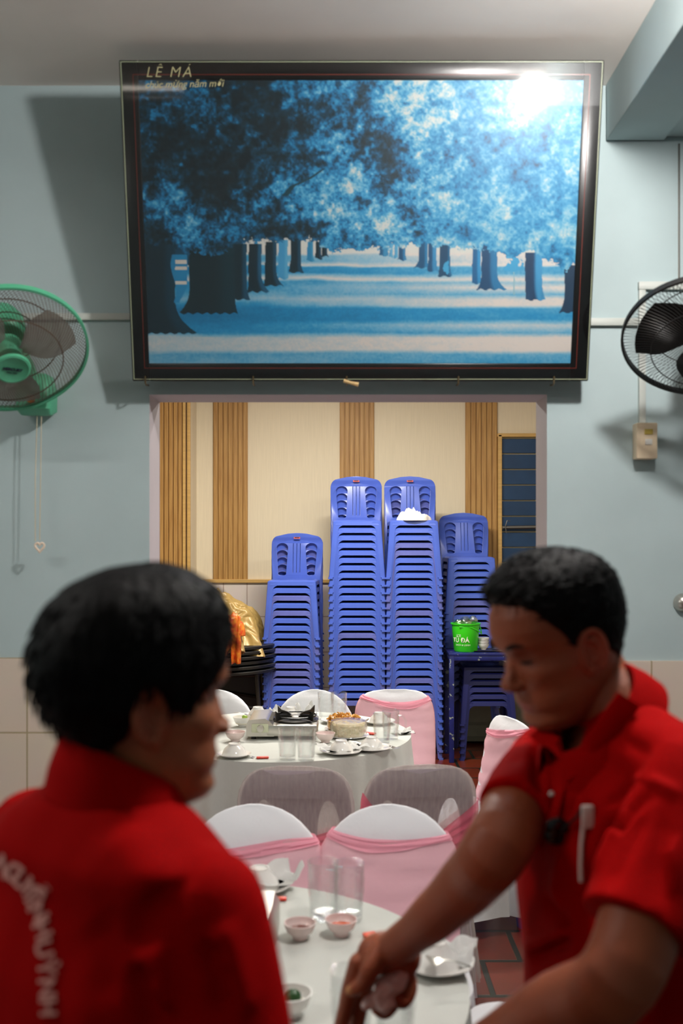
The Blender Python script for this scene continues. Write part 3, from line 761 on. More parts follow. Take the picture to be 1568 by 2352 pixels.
ORD = ['', 'top', 'second', 'third', 'fourth', 'fifth', 'sixth', 'seventh', 'eighth', 'ninth', 'tenth', 'eleventh', 'twelfth', 'thirteenth', 'fourteenth', 'fifteenth', 'sixteenth', 'seventeenth', 'eighteenth', 'nineteenth', 'twentieth', 'twenty-first', 'twenty-second', 'twenty-third', 'twenty-fourth', 'twenty-fifth', 'twenty-sixth', 'twenty-seventh']
PITCH = 0.0565
stacks = [(-0.365, 7.66, 17, 'the stack beside the gold cloth', -0.05),
          (0.118, 7.68, 25, 'the tall middle stack without a rag', 0.0),
          (0.546, 7.68, 25, 'the stack carrying the white rag', 0.0),
          (1.015, 7.98, 20, 'the stack behind the green bucket', 0.02)]
used = [False, False]
tops = []
for si, (x, y, n, where, rz) in enumerate(stacks):
    for k in range(n):
        i_top = n-k
        dusty = 1 if (i_top > 1 and random.random() < 0.2) else 0
        src = (proto, proto2)[dusty]
        lab = ('blue plastic chair, %s, of ' % ('topmost' if i_top == 1 else ORD[i_top]+' from the top') if k else 'blue plastic chair on the floor, bottom of ')+where
        # a few chairs sit slightly askew, as stacked chairs do
        loc = (x+random.uniform(-.0012, .0012), y+0.0, k*PITCH)
        if not used[dusty]:
            c = src; used[dusty] = True; c.location = loc; c.rotation_euler = (0, 0, rz); c['label'] = lab; c['group'] = 'stacked blue chairs'
        else: c = copy_tree(src, None, loc, rz, lab, 'stacked blue chairs')
        if i_top == 1: tops.append(c)
M_STK = mat('red_white_sticker', (206, 92, 78), 0.4)
for c in tops[:3]:
    b = bmesh.new(); yb_ = 0.172+0.085*(0.705-SH)/0.333-0.0185
    box(b, Vector((0, yb_-0.004, 0.712))*S, (0.05, 0.002, 0.014)); s = build('sticker', b, M_STK, c, smooth=False)
    b = bmesh.new(); box(b, Vector((0, yb_-0.0055, 0.714))*S, (0.034, 0.001, 0.006)); build('sticker_print', b, mat('sticker_ink', (40, 34, 40), 0.5), s, smooth=False)
tops[0]['label'] = 'blue plastic chair with sticker, topmost of the leftmost stack beside gold cloth'
# stools under the blue table
st = make_chair(M_NAVY, False, 'plastic_stool')
for k in range(6):
    lab = 'navy plastic stool under the blue table, %s of its stack' % ['bottom one', 'second from the floor', 'third from the floor', 'third from the top', 'second from the top', 'topmost'][k]
    if k == 0: st.location = (1.10, 7.66, 0); st['label'] = lab; st['group'] = 'stacked navy stools'
    else: copy_tree(st, None, (1.10, 7.66, 0.052*k), 0, lab, 'stacked navy stools')
# crumpled white cloth on the seat of the third stack
def heap(bm, c, rx, ry, h, seed, n=48, fold=0.35, sharp=1.0, droop=0.0):
    vs = []
    for i in range(n+1):
        row = []
        for j in range(n):
            a = 2*PI*j/n; r = i/n
            d = Vector((math.cos(a)*r, math.sin(a)*r, 0))
            nz = noise.noise(Vector((d.x*2.3+seed, d.y*2.3, seed*1.7)))+0.6*abs(noise.noise(Vector((d.x*6+seed, d.y*6, 3.1))))
            edge = 1+0.16*noise.noise(Vector((math.cos(a)*2+seed, math.sin(a)*2, 9)))+0.05*math.sin(a*9+seed)
            z = h*math.sqrt(max(0, 1-r**2.2))*(1+fold*nz)
            row.append(bm.verts.new((c[0]+rx*d.x*edge, c[1]+ry*d.y*edge, c[2]+z)))
        vs.append(row)
    for i in range(n):
        for j in range(n):
            bm.faces.new((vs[i][j], vs[i][(j+1) % n], vs[i+1][(j+1) % n], vs[i+1][j]))
    bm.faces.new([v for v in vs[-1]])
b = bmesh.new(); zt_ = 24*PITCH+SH*S
heap(b, (0.545, 7.555, zt_-0.006), 0.135, 0.10, 0.070, 2.2, fold=0.8)
me = remeshed(b, 0.003, 1)
tag(build_me('white_rag', me, mat('white_rag_cloth', (236, 228, 218), 0.85, bump=0.3, bscale=30)), 'crumpled white rag lying on the seat of a blue chair stack', 'cloth')

# ------------------------------------------------------------------ blue metal table with bucket and bowls
TBX0, TBX1, TBY0, TBY1, TBZ = 0.795, 1.50, 7.36, 7.72, 0.812
M_BTAB = mat('worn_blue_paint', (26, 36, 112), 0.45, col2=(18, 26, 80), vscale=8)
def chips(m):
    nt = m.node_tree; bs = nt.nodes['Principled BSDF']
    n = nt.nodes.new('ShaderNodeTexNoise'); n.inputs['Scale'].default_value = 26; n.inputs['Detail'].default_value = 8
    mr = nt.nodes.new('ShaderNodeMapRange'); mr.inputs[1].default_value = 0.63; mr.inputs[2].default_value = 0.67
    tc = nt.nodes.new('ShaderNodeTexCoord'); nt.links.new(tc.outputs['Object'], n.inputs['Vector']); nt.links.new(n.outputs['Fac'], mr.inputs[0])
    old = bs.inputs['Base Color'].links[0].from_socket
    mx = nt.nodes.new('ShaderNodeMix'); mx.data_type = 'RGBA'; nt.links.new(mr.outputs[0], mx.inputs[0]); nt.links.new(old, mx.inputs[6]); mx.inputs[7].default_value = lin((150, 160, 150))
    nt.links.new(mx.outputs[2], bs.inputs['Base Color'])
chips(M_BTAB)
t = thing('blue_table', 'worn dark blue metal table carrying the green bucket', 'table', ((TBX0+TBX1)/2, (TBY0+TBY1)/2, 0))
wx, wy = TBX1-TBX0, TBY1-TBY0
b = bmesh.new(); box(b, (0, 0, TBZ-0.010), (wx, wy, 0.02), bev=0.003); build('tabletop', b, M_BTAB, t)
b = bmesh.new()
for (cx, cy, sx, sy) in ((0, -wy/2+.014, wx-.06, .02), (0, wy/2-.014, wx-.06, .02), (-wx/2+.014, 0, .02, wy-.06), (wx/2-.014, 0, .02, wy-.06)):
    box(b, (cx, cy, TBZ-0.038), (sx, sy, 0.035), bev=0.002)
build('apron', b, M_BTAB, t)
for sx in (-1, 1):
    for sy in (-1, 1):
        b = bmesh.new(); box(b, (sx*(wx/2-.02), sy*(wy/2-.02), (TBZ-0.02)/2), (0.036, 0.036, TBZ-0.02), bev=0.003)
        build('leg', b, M_BTAB, t)
t = thing('bucket', 'bright green plastic bucket with white lettering on the blue table', 'bucket', P(1069, 1500, 7.50)*Vector((1, 1, 0)) if False else (P(1069, 1500, 7.5).x, 7.50, TBZ))
M_BUCK = mat('green_bucket_plastic', (60, 216, 30), 0.35, trans=0.0, sub=0.2)
b = bmesh.new(); lathe(b, [(0, 0.0), (0.082, 0.0), (0.088, 0.008), (0.104, 0.20), (0.112, 0.204), (0.113, 0.212), (0.101, 0.212), (0.099, 0.2), (0.083, 0.012), (0, 0.012)], 48); build('body', b, M_BUCK, t)
b = bmesh.new(); tube(b, [(-0.06, -0.095, .19), (0.03, -0.10, 0.185), (0.10, -0.06, 0.15), (0.118, -0.01, 0.13), (0.118, 0.02, 0.16), (0.108, 0.02, 0.195)], 0.004, 8); build('handle', b, M_BUCK, t)
b = bmesh.new()
def cyl(h, a0):
    def f(x, y, w):
        z = h+y; r = 0.0925+(z/0.2)*0.014+0.0; a = a0+x/r
        return Vector((r*math.sin(a), -r*math.cos(a), z))
    return f
text2('ICE', 0.026, cyl(0.115, -0.66), b, 0.0); text2('TỦ ĐÁ', 0.046, cyl(0.075, -0.55), b, 0.0, offset=0.0008); text2('SẠCH & LẠNH', 0.018, cyl(0.048, -0.36), b, 0.0)
build('lettering', b, mat('white_print', (236, 240, 220), 0.5), t, smooth=False)
b = bmesh.new()
for k, (x, y, z, r) in enumerate([(-0.05, 0, .205, .042), (0.0, -0.02, .215, .05), (0.05, 0.01, .225, .045), (0.02, 0.04, .2, .05), (0.06, -0.02, .24, .03)]):
    ball(b, (x, y, z), r, 18, r*.8, r*.75, M=Matrix.Rotation(k, 4, 'Y'))
for v in b.verts: v.co += Vector((noise.noise(v.co*45), noise.noise(v.co*45+Vector((5, 1, 2))), noise.noise(v.co*45+Vector((9, 9, 1)))))*0.014
t2 = thing('ice_bag', 'clear crumpled plastic bag filling the green bucket', 'bag', t.location); build('film', b, M_FILM, t2, smooth=True)
def bowl_prof(r, h, tk=0.003, foot=0.45):
    return [(0, 0.004), (r*foot*0.8, 0.004), (r*foot*0.9, 0.0), (r*foot, 0.0), (r*foot*1.05, 0.007), (r*0.80, h*0.45), (r*0.95, h*0.8), (r, h), (r-tk*0.7, h), (r*0.93, h*0.8), (r*0.77, h*0.48), (r*foot, 0.012), (0, 0.010)]
def mk_bowl(name, label, loc, r, h, m=M_CERAM, inv=False, group=None, cat='bowl', tilt=0.0):
    t = bmesh.new(); M = Matrix.Rotation(tilt, 4, 'X')
    if inv: M = M @ Matrix.Translation((0, 0, h)) @ Matrix.Rotation(PI, 4, 'X')
    lathe(t, bowl_prof(r, h), 40, M=M)
    return tag(build(name, t, m, None, True, loc), label, cat, group)
bxl = P(1110, 1500, 7.5).x
for k in range(3):
    mk_bowl('bowl', 'small white bowl right of the green bucket, %s of its stack' % ['bottom', 'middle', 'topmost'][k], (bxl, 7.50, TBZ+0.012+0.022*k), 0.044, 0.045, group='stacked bowls on the blue table')
b = bmesh.new(); loft(b, [rrect(0.15, 0.09, 0.04, z=0.0), rrect(0.17, 0.105, 0.045, z=0.011), rrect(0.166, 0.101, 0.042, z=0.011), rrect(0.146, 0.086, 0.038, z=0.003)])
tag(build('serving_tray', b, M_STEELD, loc=(bxl+0.07, 7.52, TBZ)), 'shallow grey tray under the white bowls on the blue table', 'tray')
b = bmesh.new(); lathe(b, [(0, 0), (0.03, 0), (0.034, 0.07), (0.031, 0.07), (0.028, 0.006), (0, 0.006)], 24)
tag(build('tumbler', b, mat('frosted_speckled_glass', (110, 130, 170), 0.3, trans=0.5, var=0.4, vscale=60), loc=(bxl+0.10, 7.56, TBZ+0.012)), 'speckled tumbler beside the small bowls on the blue table', 'glass')
b = bmesh.new(); box(b, (1.22, 8.22, 0.32), (0.62, 0.36, 0.6), bev=0.008); box(b, (1.22, 8.035, 0.11), (0.56, 0.01, 0.09)); box(b, (1.22, 8.035, 0.36), (0.56, 0.01, 0.36))
tag(build('storage_chest', b, mat('grey_green_chest', (120, 122, 108), 0.5, var=.2)), 'pale grey chest on the floor behind the navy stools', 'chest')

# ------------------------------------------------------------------ left back: folded black tables, cloth bundles
M_DK = mat('dark_brown_metal', (40, 36, 32), 0.4, metal=0.3)
tx = P(520, 1500, 7.35)
for k in range(6):
    t = thing('folding_table', 'black round-edged folded table top, %s of the pile under the gold cloth' % ['lowest', 'second from below', 'third from below', 'third from the top', 'second from the top', 'topmost'][k], 'table', (tx.x-.14, 7.62, 0.665+0.036*k), group='piled black folding tables')
    b = bmesh.new(); r_ = 0.52-0.006*((k*7) % 3)
    lathe(b, [(0, 0), (r_-.02, 0), (r_, 0.008), (r_, 0.024), (r_-.01, 0.030), (0, 0.030)], 64); build('tabletop', b, M_IRON, t)
    b = bmesh.new(); lathe(b, [(r_+.0005, 0.024), (r_+.002, 0.0255), (r_+.0005, 0.027), (r_-.004, .0265), (r_+.0005, .024)], 64); build('edge_band', b, M_STEELD, t)
t = thing('table_trestle', 'dark metal trestle frame carrying the pile of black tables', 'frame', (tx.x-.14, 7.62, 0))
for sx in (-1, 1):
    for sy in (-1, 1):
        b = bmesh.new(); tube(b, [(sx*.40, sy*.26, 0), (sx*.36, sy*.24, 0.66)], 0.016, 10); build('leg', b, M_DK, t)
b = bmesh.new()
for sy in (-1, 1): tube(b, [(-.37, sy*.25, .52), (.37, sy*.25, .40)], 0.012, 8); tube(b, [(-.37, sy*.24, .645), (.37, sy*.24, .645)], 0.014, 8)
for sx in (-1, 1): tube(b, [(sx*.37, -.24, .645), (sx*.37, .24, .645)], 0.014, 8)
build('crossbar', b, M_DK, t)
b = bmesh.new(); box(b, (tx.x-.35, 8.15, 0.36), (1.2, 0.5, 0.72), bev=.01)
for k in range(3): box(b, (tx.x-.75+.4*k, 7.895, 0.36), (0.36, 0.012, 0.62), bev=.004)
tag(build('low_cupboard', b, mat('dark_wood_cupboard', (34, 28, 24), 0.5)), 'dark low cupboard in shadow behind the piled black tables', 'cupboard')
M_GOLD = mat('gold_satin', (176, 146, 84), 0.42, metal=0.1, spec=0.6, var=0.12, vscale=10, bump=0.25, bscale=12)
M_ORNG = mat('orange_brocade', (206, 66, 24), 0.45, col2=(226, 140, 40), vscale=38, bump=0.3, bscale=20)
zt_ = 0.665+0.036*6
b = bmesh.new()
NX, NZ = 60, 46
def sheet(bm, fn, nu, nv, thick=0.006):
    V_ = [[bm.verts.new(fn(i/nu, j/nv)) for j in range(nv+1)] for i in range(nu+1)]
    for i in range(nu):
        for j in range(nv): bm.faces.new((V_[i][j], V_[i+1][j], V_[i+1][j+1], V_[i][j+1]))
    bmesh.ops.recalc_face_normals(bm, faces=bm.faces)
    bmesh.ops.solidify(bm, geom=bm.faces[:], thickness=thick)
heap(b, (tx.x-0.17, 7.60, zt_-0.01), 0.40, 0.34, 0.36, 5.3, n=90, fold=0.32)
def gold_drape(u, v):
    a = math.radians(-150+u*150); r = 0.33+0.07*v+0.05*math.sin(u*31)*(0.3+v)+0.02*math.sin(u*77)
    z = zt_+0.17-0.19*v-0.05*math.sin(u*9+1)*v-0.05*v*(u > .72)
    return Vector((tx.x-0.19+r*1.08*math.cos(a), 7.60+r*math.sin(a)*1.15-0.10*v, z+0.02*math.sin(u*40)))
sheet(b, gold_drape, 130, 14, 0.016)
for v in b.verts:
    f = abs(math.sin((v.co.x*1.1+v.co.z*1.4)*26+5*noise.noise(v.co*9)))
    v.co += Vector((0.005, -0.018, 0.006))*(f-0.5)
me = remeshed(b, 0.007, 2)
tag(build_me('gold_cloth', me, M_GOLD), 'large bundle of shiny gold cloth heaped on the piled black tables', 'cloth')
b = bmesh.new()
def red_drape(u, v):
    x = P(505, 0, 7.1).x+0.155*u; w_ = 0.016*math.sin(u*17+2*v)+.01*math.sin(u*41)
    L_ = 0.16+0.17*(1 if u > 0.62 and u < 0.95 else 0.25+0.35*math.sin(u*6))
    return Vector((x, 7.06+w_-0.02*math.sin(v*3), P(0, 1418, 7.1).z-L_*v-0.012*math.sin(v*14+u*5)))
sheet(b, red_drape, 60, 30, 0.012)
heap(b, (P(530, 0, 7.1).x, 7.13, P(0, 1462, 7.1).z), 0.10, 0.08, 0.14, 8.1, n=50, fold=0.5)
me = remeshed(b, 0.006, 2)
tag(build_me('orange_cloth', me, M_ORNG), 'orange and red patterned cloth hanging below the gold bundle', 'cloth')

# ------------------------------------------------------------------ covered banquet chairs
# local frame: the sitter faces -Y, backrest at +Y
def back_y(z): return 0.185+0.085*(z-0.44)/0.42
CZ = [0.44, 0.50, 0.56, 0.62, 0.68, 0.73, 0.77, 0.80, 0.822, 0.838, 0.848, 0.854]
CWD = [0.200, 0.204, 0.207, 0.208, 0.209, 0.207, 0.200, 0.187, 0.170, 0.146, 0.112, 0.060]
CWR = [0.200, 0.204, 0.207, 0.208, 0.206, 0.197, 0.172, 0.144, 0.116, 0.085, 0.055, 0.020]
STYLE = [CWD]
def bw(z): return interp(z, CZ, STYLE[0])
def back_ring(z, off=0.0, dep=0.024, n=44, seed=0.0, zfun=None):
    w_ = bw(z)+off; d = (dep if z < 0.80 else dep*max(0.25, (0.86-z)/0.06))+off; out = []
    for (x, y) in sell(w_, d, n, 3.2):
        zz = z if zfun is None else zfun(x, z)
        cy = back_y(z)-0.022*(1-(x/0.21)**2)   # the backrest is curved
        wr = 0.0025*noise.noise(Vector((x*9+seed, z*5, y*20+seed)))
        out.append(Vector((x+wr, cy+y+wr*1.5, zz)))
    return out
def cover_mesh(seed, hem=0.04):
    b = bmesh.new()
    zs = list(np.linspace(0.40, 0.73, 12))+CZ[6:]
    loft(b, [back_ring(z, 0, seed=seed) for z in zs], False, True)
    rings_ = []
    n = 120
    for k in range(15):
        t = k/14; z = 0.462-(0.462-hem)*t; pts = []
        for i in range(n):
            a = 2*PI*i/n; c, s = math.cos(a), math.sin(a)
            hx, hy = 0.205+0.035*t, 0.215+0.04*t
            e = 2/4.5
            x = hx*math.copysign(abs(c)**e, c); y = hy*math.copysign(abs(s)**e, s)+0.005
            f = 0.016*t*math.sin(a*13+seed)+0.010*t*math.sin(a*29+seed*2)
            L_ = math.hypot(x, y)
            pts.append(Vector((x*(1+f/L_), y*(1+f/L_), z+(0.012*math.sin(a*5+seed) if k == 14 else 0))))
        rings_.append(pts)
    top = []
    for sc, dz in ((0.4, 0.004), (0.9, 0.004), (0.98, 0.001)):
        top.append([Vector((p.x*sc, p.y*sc, 0.462+dz)) for p in rings_[0]])
    loft(b, top+rings_, True, False)
    return b
def sash_mesh(top, bot, off=0.006, seed=0.0, n=90, rows=18):
    """band around the backrest; top/bot: functions of x giving its edges"""
    b = bmesh.new(); rings_ = []
    for k in range(rows+1):
        t = k/rows; pts = []
        base = back_ring(0.6, 0, n=n)
        for i in range(n):
            x0 = base[i].x; z = bot(x0)*(1-t)+top(x0)*t; z = min(z, 0.838)
            r = back_ring(z, off, n=n)[i]
            wr = 0.003*math.sin(t*26+3*noise.noise(Vector((x0*8, t*3, seed))))+0.003*noise.noise(Vector((x0*12, t*5, seed)))
            nr = Vector((0, 1 if r.y > back_y(z)-.01 else -1, 0))
            pts.append(r+nr*wr)
        rings_.append(pts)
    loft(b, rings_, False, False)
    return b
def inner_back(bm):
    out = []
    for z in np.linspace(0.46, 0.84, 20): out.append((bw(z)-0.012, z))
    out = [(-x, z) for x, z in out][::-1]+[(x, z) for x, z in out]
    holes = []
    for s in (-1, 1):
        holes.append([(s*0.115+0.042*math.cos(a), 0.60+(0.13 if math.sin(a) > 0 else 0.10)*math.sin(a)) for a in np.linspace(0, 2*PI, 28, endpoint=False)])
    fill2d([out]+holes, 0.006, lambda x, z, w_: Vector((x, back_y(z)-0.022*(1-(x/0.21)**2)+w_, z)), bm)
M_GREYP = mat('grey_white_plastic', (176, 166, 172), 0.4)
def covered(x, y, rz, label, seed, top, bot, see=False, pink=None, legm=None, group='covered banquet chairs', round_=False, fold=True):
    STYLE[0] = CWR if round_ else CWD
    t = thing('covered_chair', label, 'chair', (x, y, 0), rz, group)
    build('cover', cover_mesh(seed, 0.06), M_SHEER if see else M_COVER, t)
    build('sash', sash_mesh(top, bot, seed=seed), pink or M_PINK, t)
    if not see and fold: build('sash_fold', sash_mesh(lambda q: top(q)+.004, lambda q: top(q)-.024-.01*math.sin(q*14+seed), off=.0095, seed=seed+3, rows=6), M_PINKF, t)
    b = bmesh.new(); box(b, (0, 0, 0.44), (0.38, 0.38, 0.025), bev=.01); build('seat', b, legm or M_GREYP, t)
    if see:
        b = bmesh.new(); inner_back(b); build('backrest', b, M_GREYP, t)
    for sx in (-1, 1):
        for sy in (-1, 1):
            b = bmesh.new(); loft(b, [rrect(.02, .02, .006, 2, z=0, c=(sx*.20, sy*.20)), rrect(.024, .024, .006, 2, z=.43, c=(sx*.165, sy*.165))])
            build('leg', b, legm or M_GREYP, t)
    return t
FT = (-0.28, 4.63); NTC = (-0.34, 2.03)
def facing(x, y, tgt):  # sitter looks toward tgt
    d = Vector((tgt[0]-x, tgt[1]-y)); return math.atan2(d.x, -d.y)
def by_back(px, D, ang):
    """chair whose backrest top centre is at column px, depth D; ang = rotation"""
    X_ = (px-784)/FPX*D; o = Vector((0, 0.25, 0)); o.rotate(Euler((0, 0, ang)))
    return X_-o.x, D-o.y
flat = lambda z: (lambda x: z)
# near pair beyond the near table, facing the camera
x, y = by_back(583, 3.0, -0.02); covered(x, y, -0.02, 'white covered chair with pink sash behind the left red-shirted person', 1.0, lambda x: .745+.03*x+.012*math.sin(x*12), flat(.46), round_=True)
x, y = by_back(891, 3.0, 0.02); covered(x, y, 0.02, 'white covered chair with broad pink sash behind the two tall glasses', 2.3, lambda x: .770-.10*x*0.5-.012*math.sin((x+.2)*9), flat(.46), round_=True)
# pair with their backs to the camera, covers thin enough to see through
a = PI-0.06; x, y = by_back(678, 3.50, a)
covered(x, y, a, 'sheer covered chair seen from behind, left one of two before the far table', 3.1, lambda x: .60-.36*(x+.05) if x < .05 else .57-.2*(x-.05), lambda x: .50-.10*x, see=True, pink=M_PINKD)
a = PI+0.16; x, y = by_back(965, 3.52, a)
covered(x, y, a, 'sheer covered chair seen from behind, right one of two before the far table', 4.2, lambda x: .56+(.9*max(0,-x-.02) if x<0 else 1.15*max(0,x-.03)), lambda x: .48+.35*abs(x), see=True, pink=M_PINKD)
# beyond the far table
x, y = by_back(495, 5.3, -.12); covered(x, y, -.12, 'white covered chair beyond the far table, below the black folded tables', 5.0, flat(.69), flat(.46), round_=True, fold=False)
x, y = by_back(722, 5.3, 0); covered(x, y, 0, 'white covered chair with low pink sash behind the far gas stove', 6.0, lambda x: .665+.03*x, flat(.46), round_=True)
x, y = by_back(906, 5.3, .06); covered(x, y, .06, 'covered chair wrapped in pink almost to its top, beyond the far table', 7.0, lambda x: .825-.035*math.sin((x+.2)*7), flat(.46))
# right of the far table, seen from its side; blue leg under the hem
a = facing(.52, 4.37, (-.3, 4.10))
covered(.52, 4.37, a, 'pink sashed covered chair with a blue leg, right of the far table', 8.0, lambda x: .80+.15*x, flat(.46), legm=M_BLUE)
covered(-.90, 4.02, facing(-.90, 4.02, FT), 'shaded covered chair left of the far table behind the left person\'s chin', 9.0, flat(.70), flat(.46))
covered(.52, 2.36, facing(.7, 2.36, (-.3, 2.36)), 'white covered chair at the right side of the near table, seat in view', 10.0, flat(.75), flat(.46))

# ------------------------------------------------------------------ round tables and cloths
def round_table(cx, cy, r, label, clabel, seed, drop):
    t = thing('round_table', label, 'table', (cx, cy, 0))
    b = bmesh.new(); lathe(b, [(0, .72), (r-.02, .72), (r-.012, .728), (r-.012, .742), (r-.018, .746), (0, .746)], 64); build('tabletop', b, M_STEELD, t)
    for k in range(4):
        a = PI/4+k*PI/2; b = bmesh.new(); tube(b, [(.42*math.cos(a), .42*math.sin(a), 0), (.36*math.cos(a), .36*math.sin(a), .72)], .014, 10); build('leg', b, M_STEELD, t)
    b = bmesh.new(); n = 220; rs = []
    for rr in (0.02, .15, .3, .45, .55, r-.015): rs.append([Vector((rr*math.cos(2*PI*i/n), rr*math.sin(2*PI*i/n), .7505+.0008*noise.noise(Vector((rr*9*math.cos(2*PI*i/n), rr*9*math.sin(2*PI*i/n), seed))))) for i in range(n)])
    for k in range(12):
        t_ = k/11; z = .7495-drop*t_-(.004 if k else 0); pts = []
        for i in range(n):
            a = 2*PI*i/n; f = min(1, t_*1.6)
            fold = .020*math.sin(a*17+seed+1.2*math.sin(a*3))+.011*math.sin(a*37+seed*3)
            rr = r+.002+.022*t_+fold*f
            pts.append(Vector((rr*math.cos(a), rr*math.sin(a), z)))
        rs.append(pts)
    loft(b, rs, True, False)
    tag(build('tablecloth', b, M_CLOTH, loc=(cx, cy, 0)), clabel, 'tablecloth')
round_table(NTC[0], NTC[1], .595, 'round banquet table in front, hidden under its white cloth', 'white cloth on the near round table beneath the reaching hand', 1.0, .52)
round_table(FT[0], FT[1], .600, 'round banquet table in the doorway, hidden under its white cloth', 'white pleated cloth on the far round table with the stove', 4.0, .62)

# ------------------------------------------------------------------ tableware
TZ = .7525
def glass_tumbler(label, loc, h=.128, r=.036, handle=None, group=None):
    t = thing('glass_mug' if handle is not None else 'drinking_glass', label, 'glass', loc, group=group)
    def rf(a, z):
        k = 1.0
        if .03*1 < z < h*.80: k += .022*math.cos(a*10)*math.sin(PI*min(1, max(0, (z-.03)/(h*.77-.03)))*1.0)
        return k
    prof = [(0, 0), (r*.88, 0), (r*.93, .004), (r*.95, .03)]
    for k in range(1, 9):
        z = .03+(h-.03)*k/8; bump_ = .0012*math.sin(k*PI)+(.0016 if k in (3, 5) else 0)
        prof.append((r*(.95+.13*k/8)+bump_, z))
    prof += [(r*1.08-.0025, h), (r*1.02-.003, h*.7), (r*.93-.003, .03), (r*.88, .014), (0, .012)]
    b = bmesh.new(); lathe(b, prof, 60, rfun=rf); build('vessel', b, M_GLASS, t)
    if handle is not None:
        c_, s_ = math.cos(handle), math.sin(handle); b = bmesh.new()
        tube(b, [(c_*q, s_*q, z) for q, z in ((r, h*.82), (r+.018, h*.84), (r+.032, h*.66), (r+.032, h*.38), (r+.02, h*.22), (r*.96, h*.22))], .005, 8)
        build('handle', b, M_GLASS, t)
    return t
def glass_at(px, pyb, label, h=.128, r=.036, handle=None, group=None):
    p = PT(px, pyb, TZ); return glass_tumbler(label, (p.x, p.y, TZ), h, r, handle, group)
def napkin(label, c, size, rot, lift=.02, seed=0.0, group=None):
    b = bmesh.new(); n = 16; V_ = []
    for i in range(n+1):
        row = []
        for j in range(n+1):
            u, v = i/n-.5, j/n-.5
            p = Vector((u*size, v*size*.8, .0)); p.rotate(Euler((0, 0, rot)))
            p.z = .004+lift*max(0, noise.noise(Vector((u*3+seed, v*3, seed)))*1.2+abs(u)*1.0)
            row.append(b.verts.new(Vector(c)+p))
        V_.append(row)
    for i in range(n):
        for j in range(n): b.faces.new((V_[i][j], V_[i+1][j], V_[i+1][j+1], V_[i][j+1]))
    bmesh.ops.solidify(b, geom=b.faces[:], thickness=.001)
    return tag(build('paper_napkin', b, M_NAP), label, 'napkin', group)
def saucer(label, c, r=.07, h=.016, m=M_CERAM, wavy=0.0):
    b = bmesh.new()
    lathe(b, [(0, 0), (r*.5, 0), (r*.55, .003), (r*.85, h*.6), (r, h), (r*.99, h+.002), (r*.82, h*.75), (r*.5, .006), (0, .005)], 48, rfun=(lambda a, z: 1+wavy*math.sin(a*6)*(z/h)) if wavy else None)
    return tag(build('plate', b, m, None, True, c), label, 'plate')
def spoon(label, p0, p1, group=None, bowl_up=0.0):
    p0 = Vector(p0); p1 = Vector(p1); d = (p1-p0).normalized(); side = d.cross(Vector((0, 0, 1))).normalized(); up = side.cross(d)
    b = bmesh.new(); L_ = (p1-p0).length; rs = []
    for k in range(25):
        t = k/24
        wd = .0035+.0015*t if t < .62 else .0045+.016*math.sin(PI*min(1, (t-.62)/.38)*.97)
        if t < .08: wd = .005*(.5+t*6)
        dip = -.006*math.sin(PI*max(0, (t-.66)/.34)) if t > .66 else .004*math.sin(PI*t/.66)
        c = p0+d*L_*t+up*dip
        rs.append([c-side*wd, c-side*wd*.5+up*(-.0015), c+side*wd*.5+up*(-.0015), c+side*wd, c+side*wd*.5+up*(.001 if t < .66 else -.0002), c-side*wd*.5+up*(.001 if t < .66 else -.0002)])
    loft(b, rs)
    return tag(build('spoon', b, M_STEEL), label, 'spoon', group)
def wrapper(label, c, L_, wd, rot, m=M_RED, group=None, stripes=True):
    t = thing('chopstick_sleeve', label, 'wrapper', c, rot, group)
    b = bmesh.new(); box(b, (0, 0, .004), (L_, wd, .007), bev=.002); 
    build('sleeve', b, m, t)
    if stripes:
        b = bmesh.new(); box(b, (0, wd*.15, .0078), (L_*.8, wd*.14, .0008)); box(b, (0, -wd*.2, .0078), (L_*.8, wd*.10, .0008)); build('print', b, mat('pink_print', (246, 150, 120), .5), t, smooth=False)
    return t
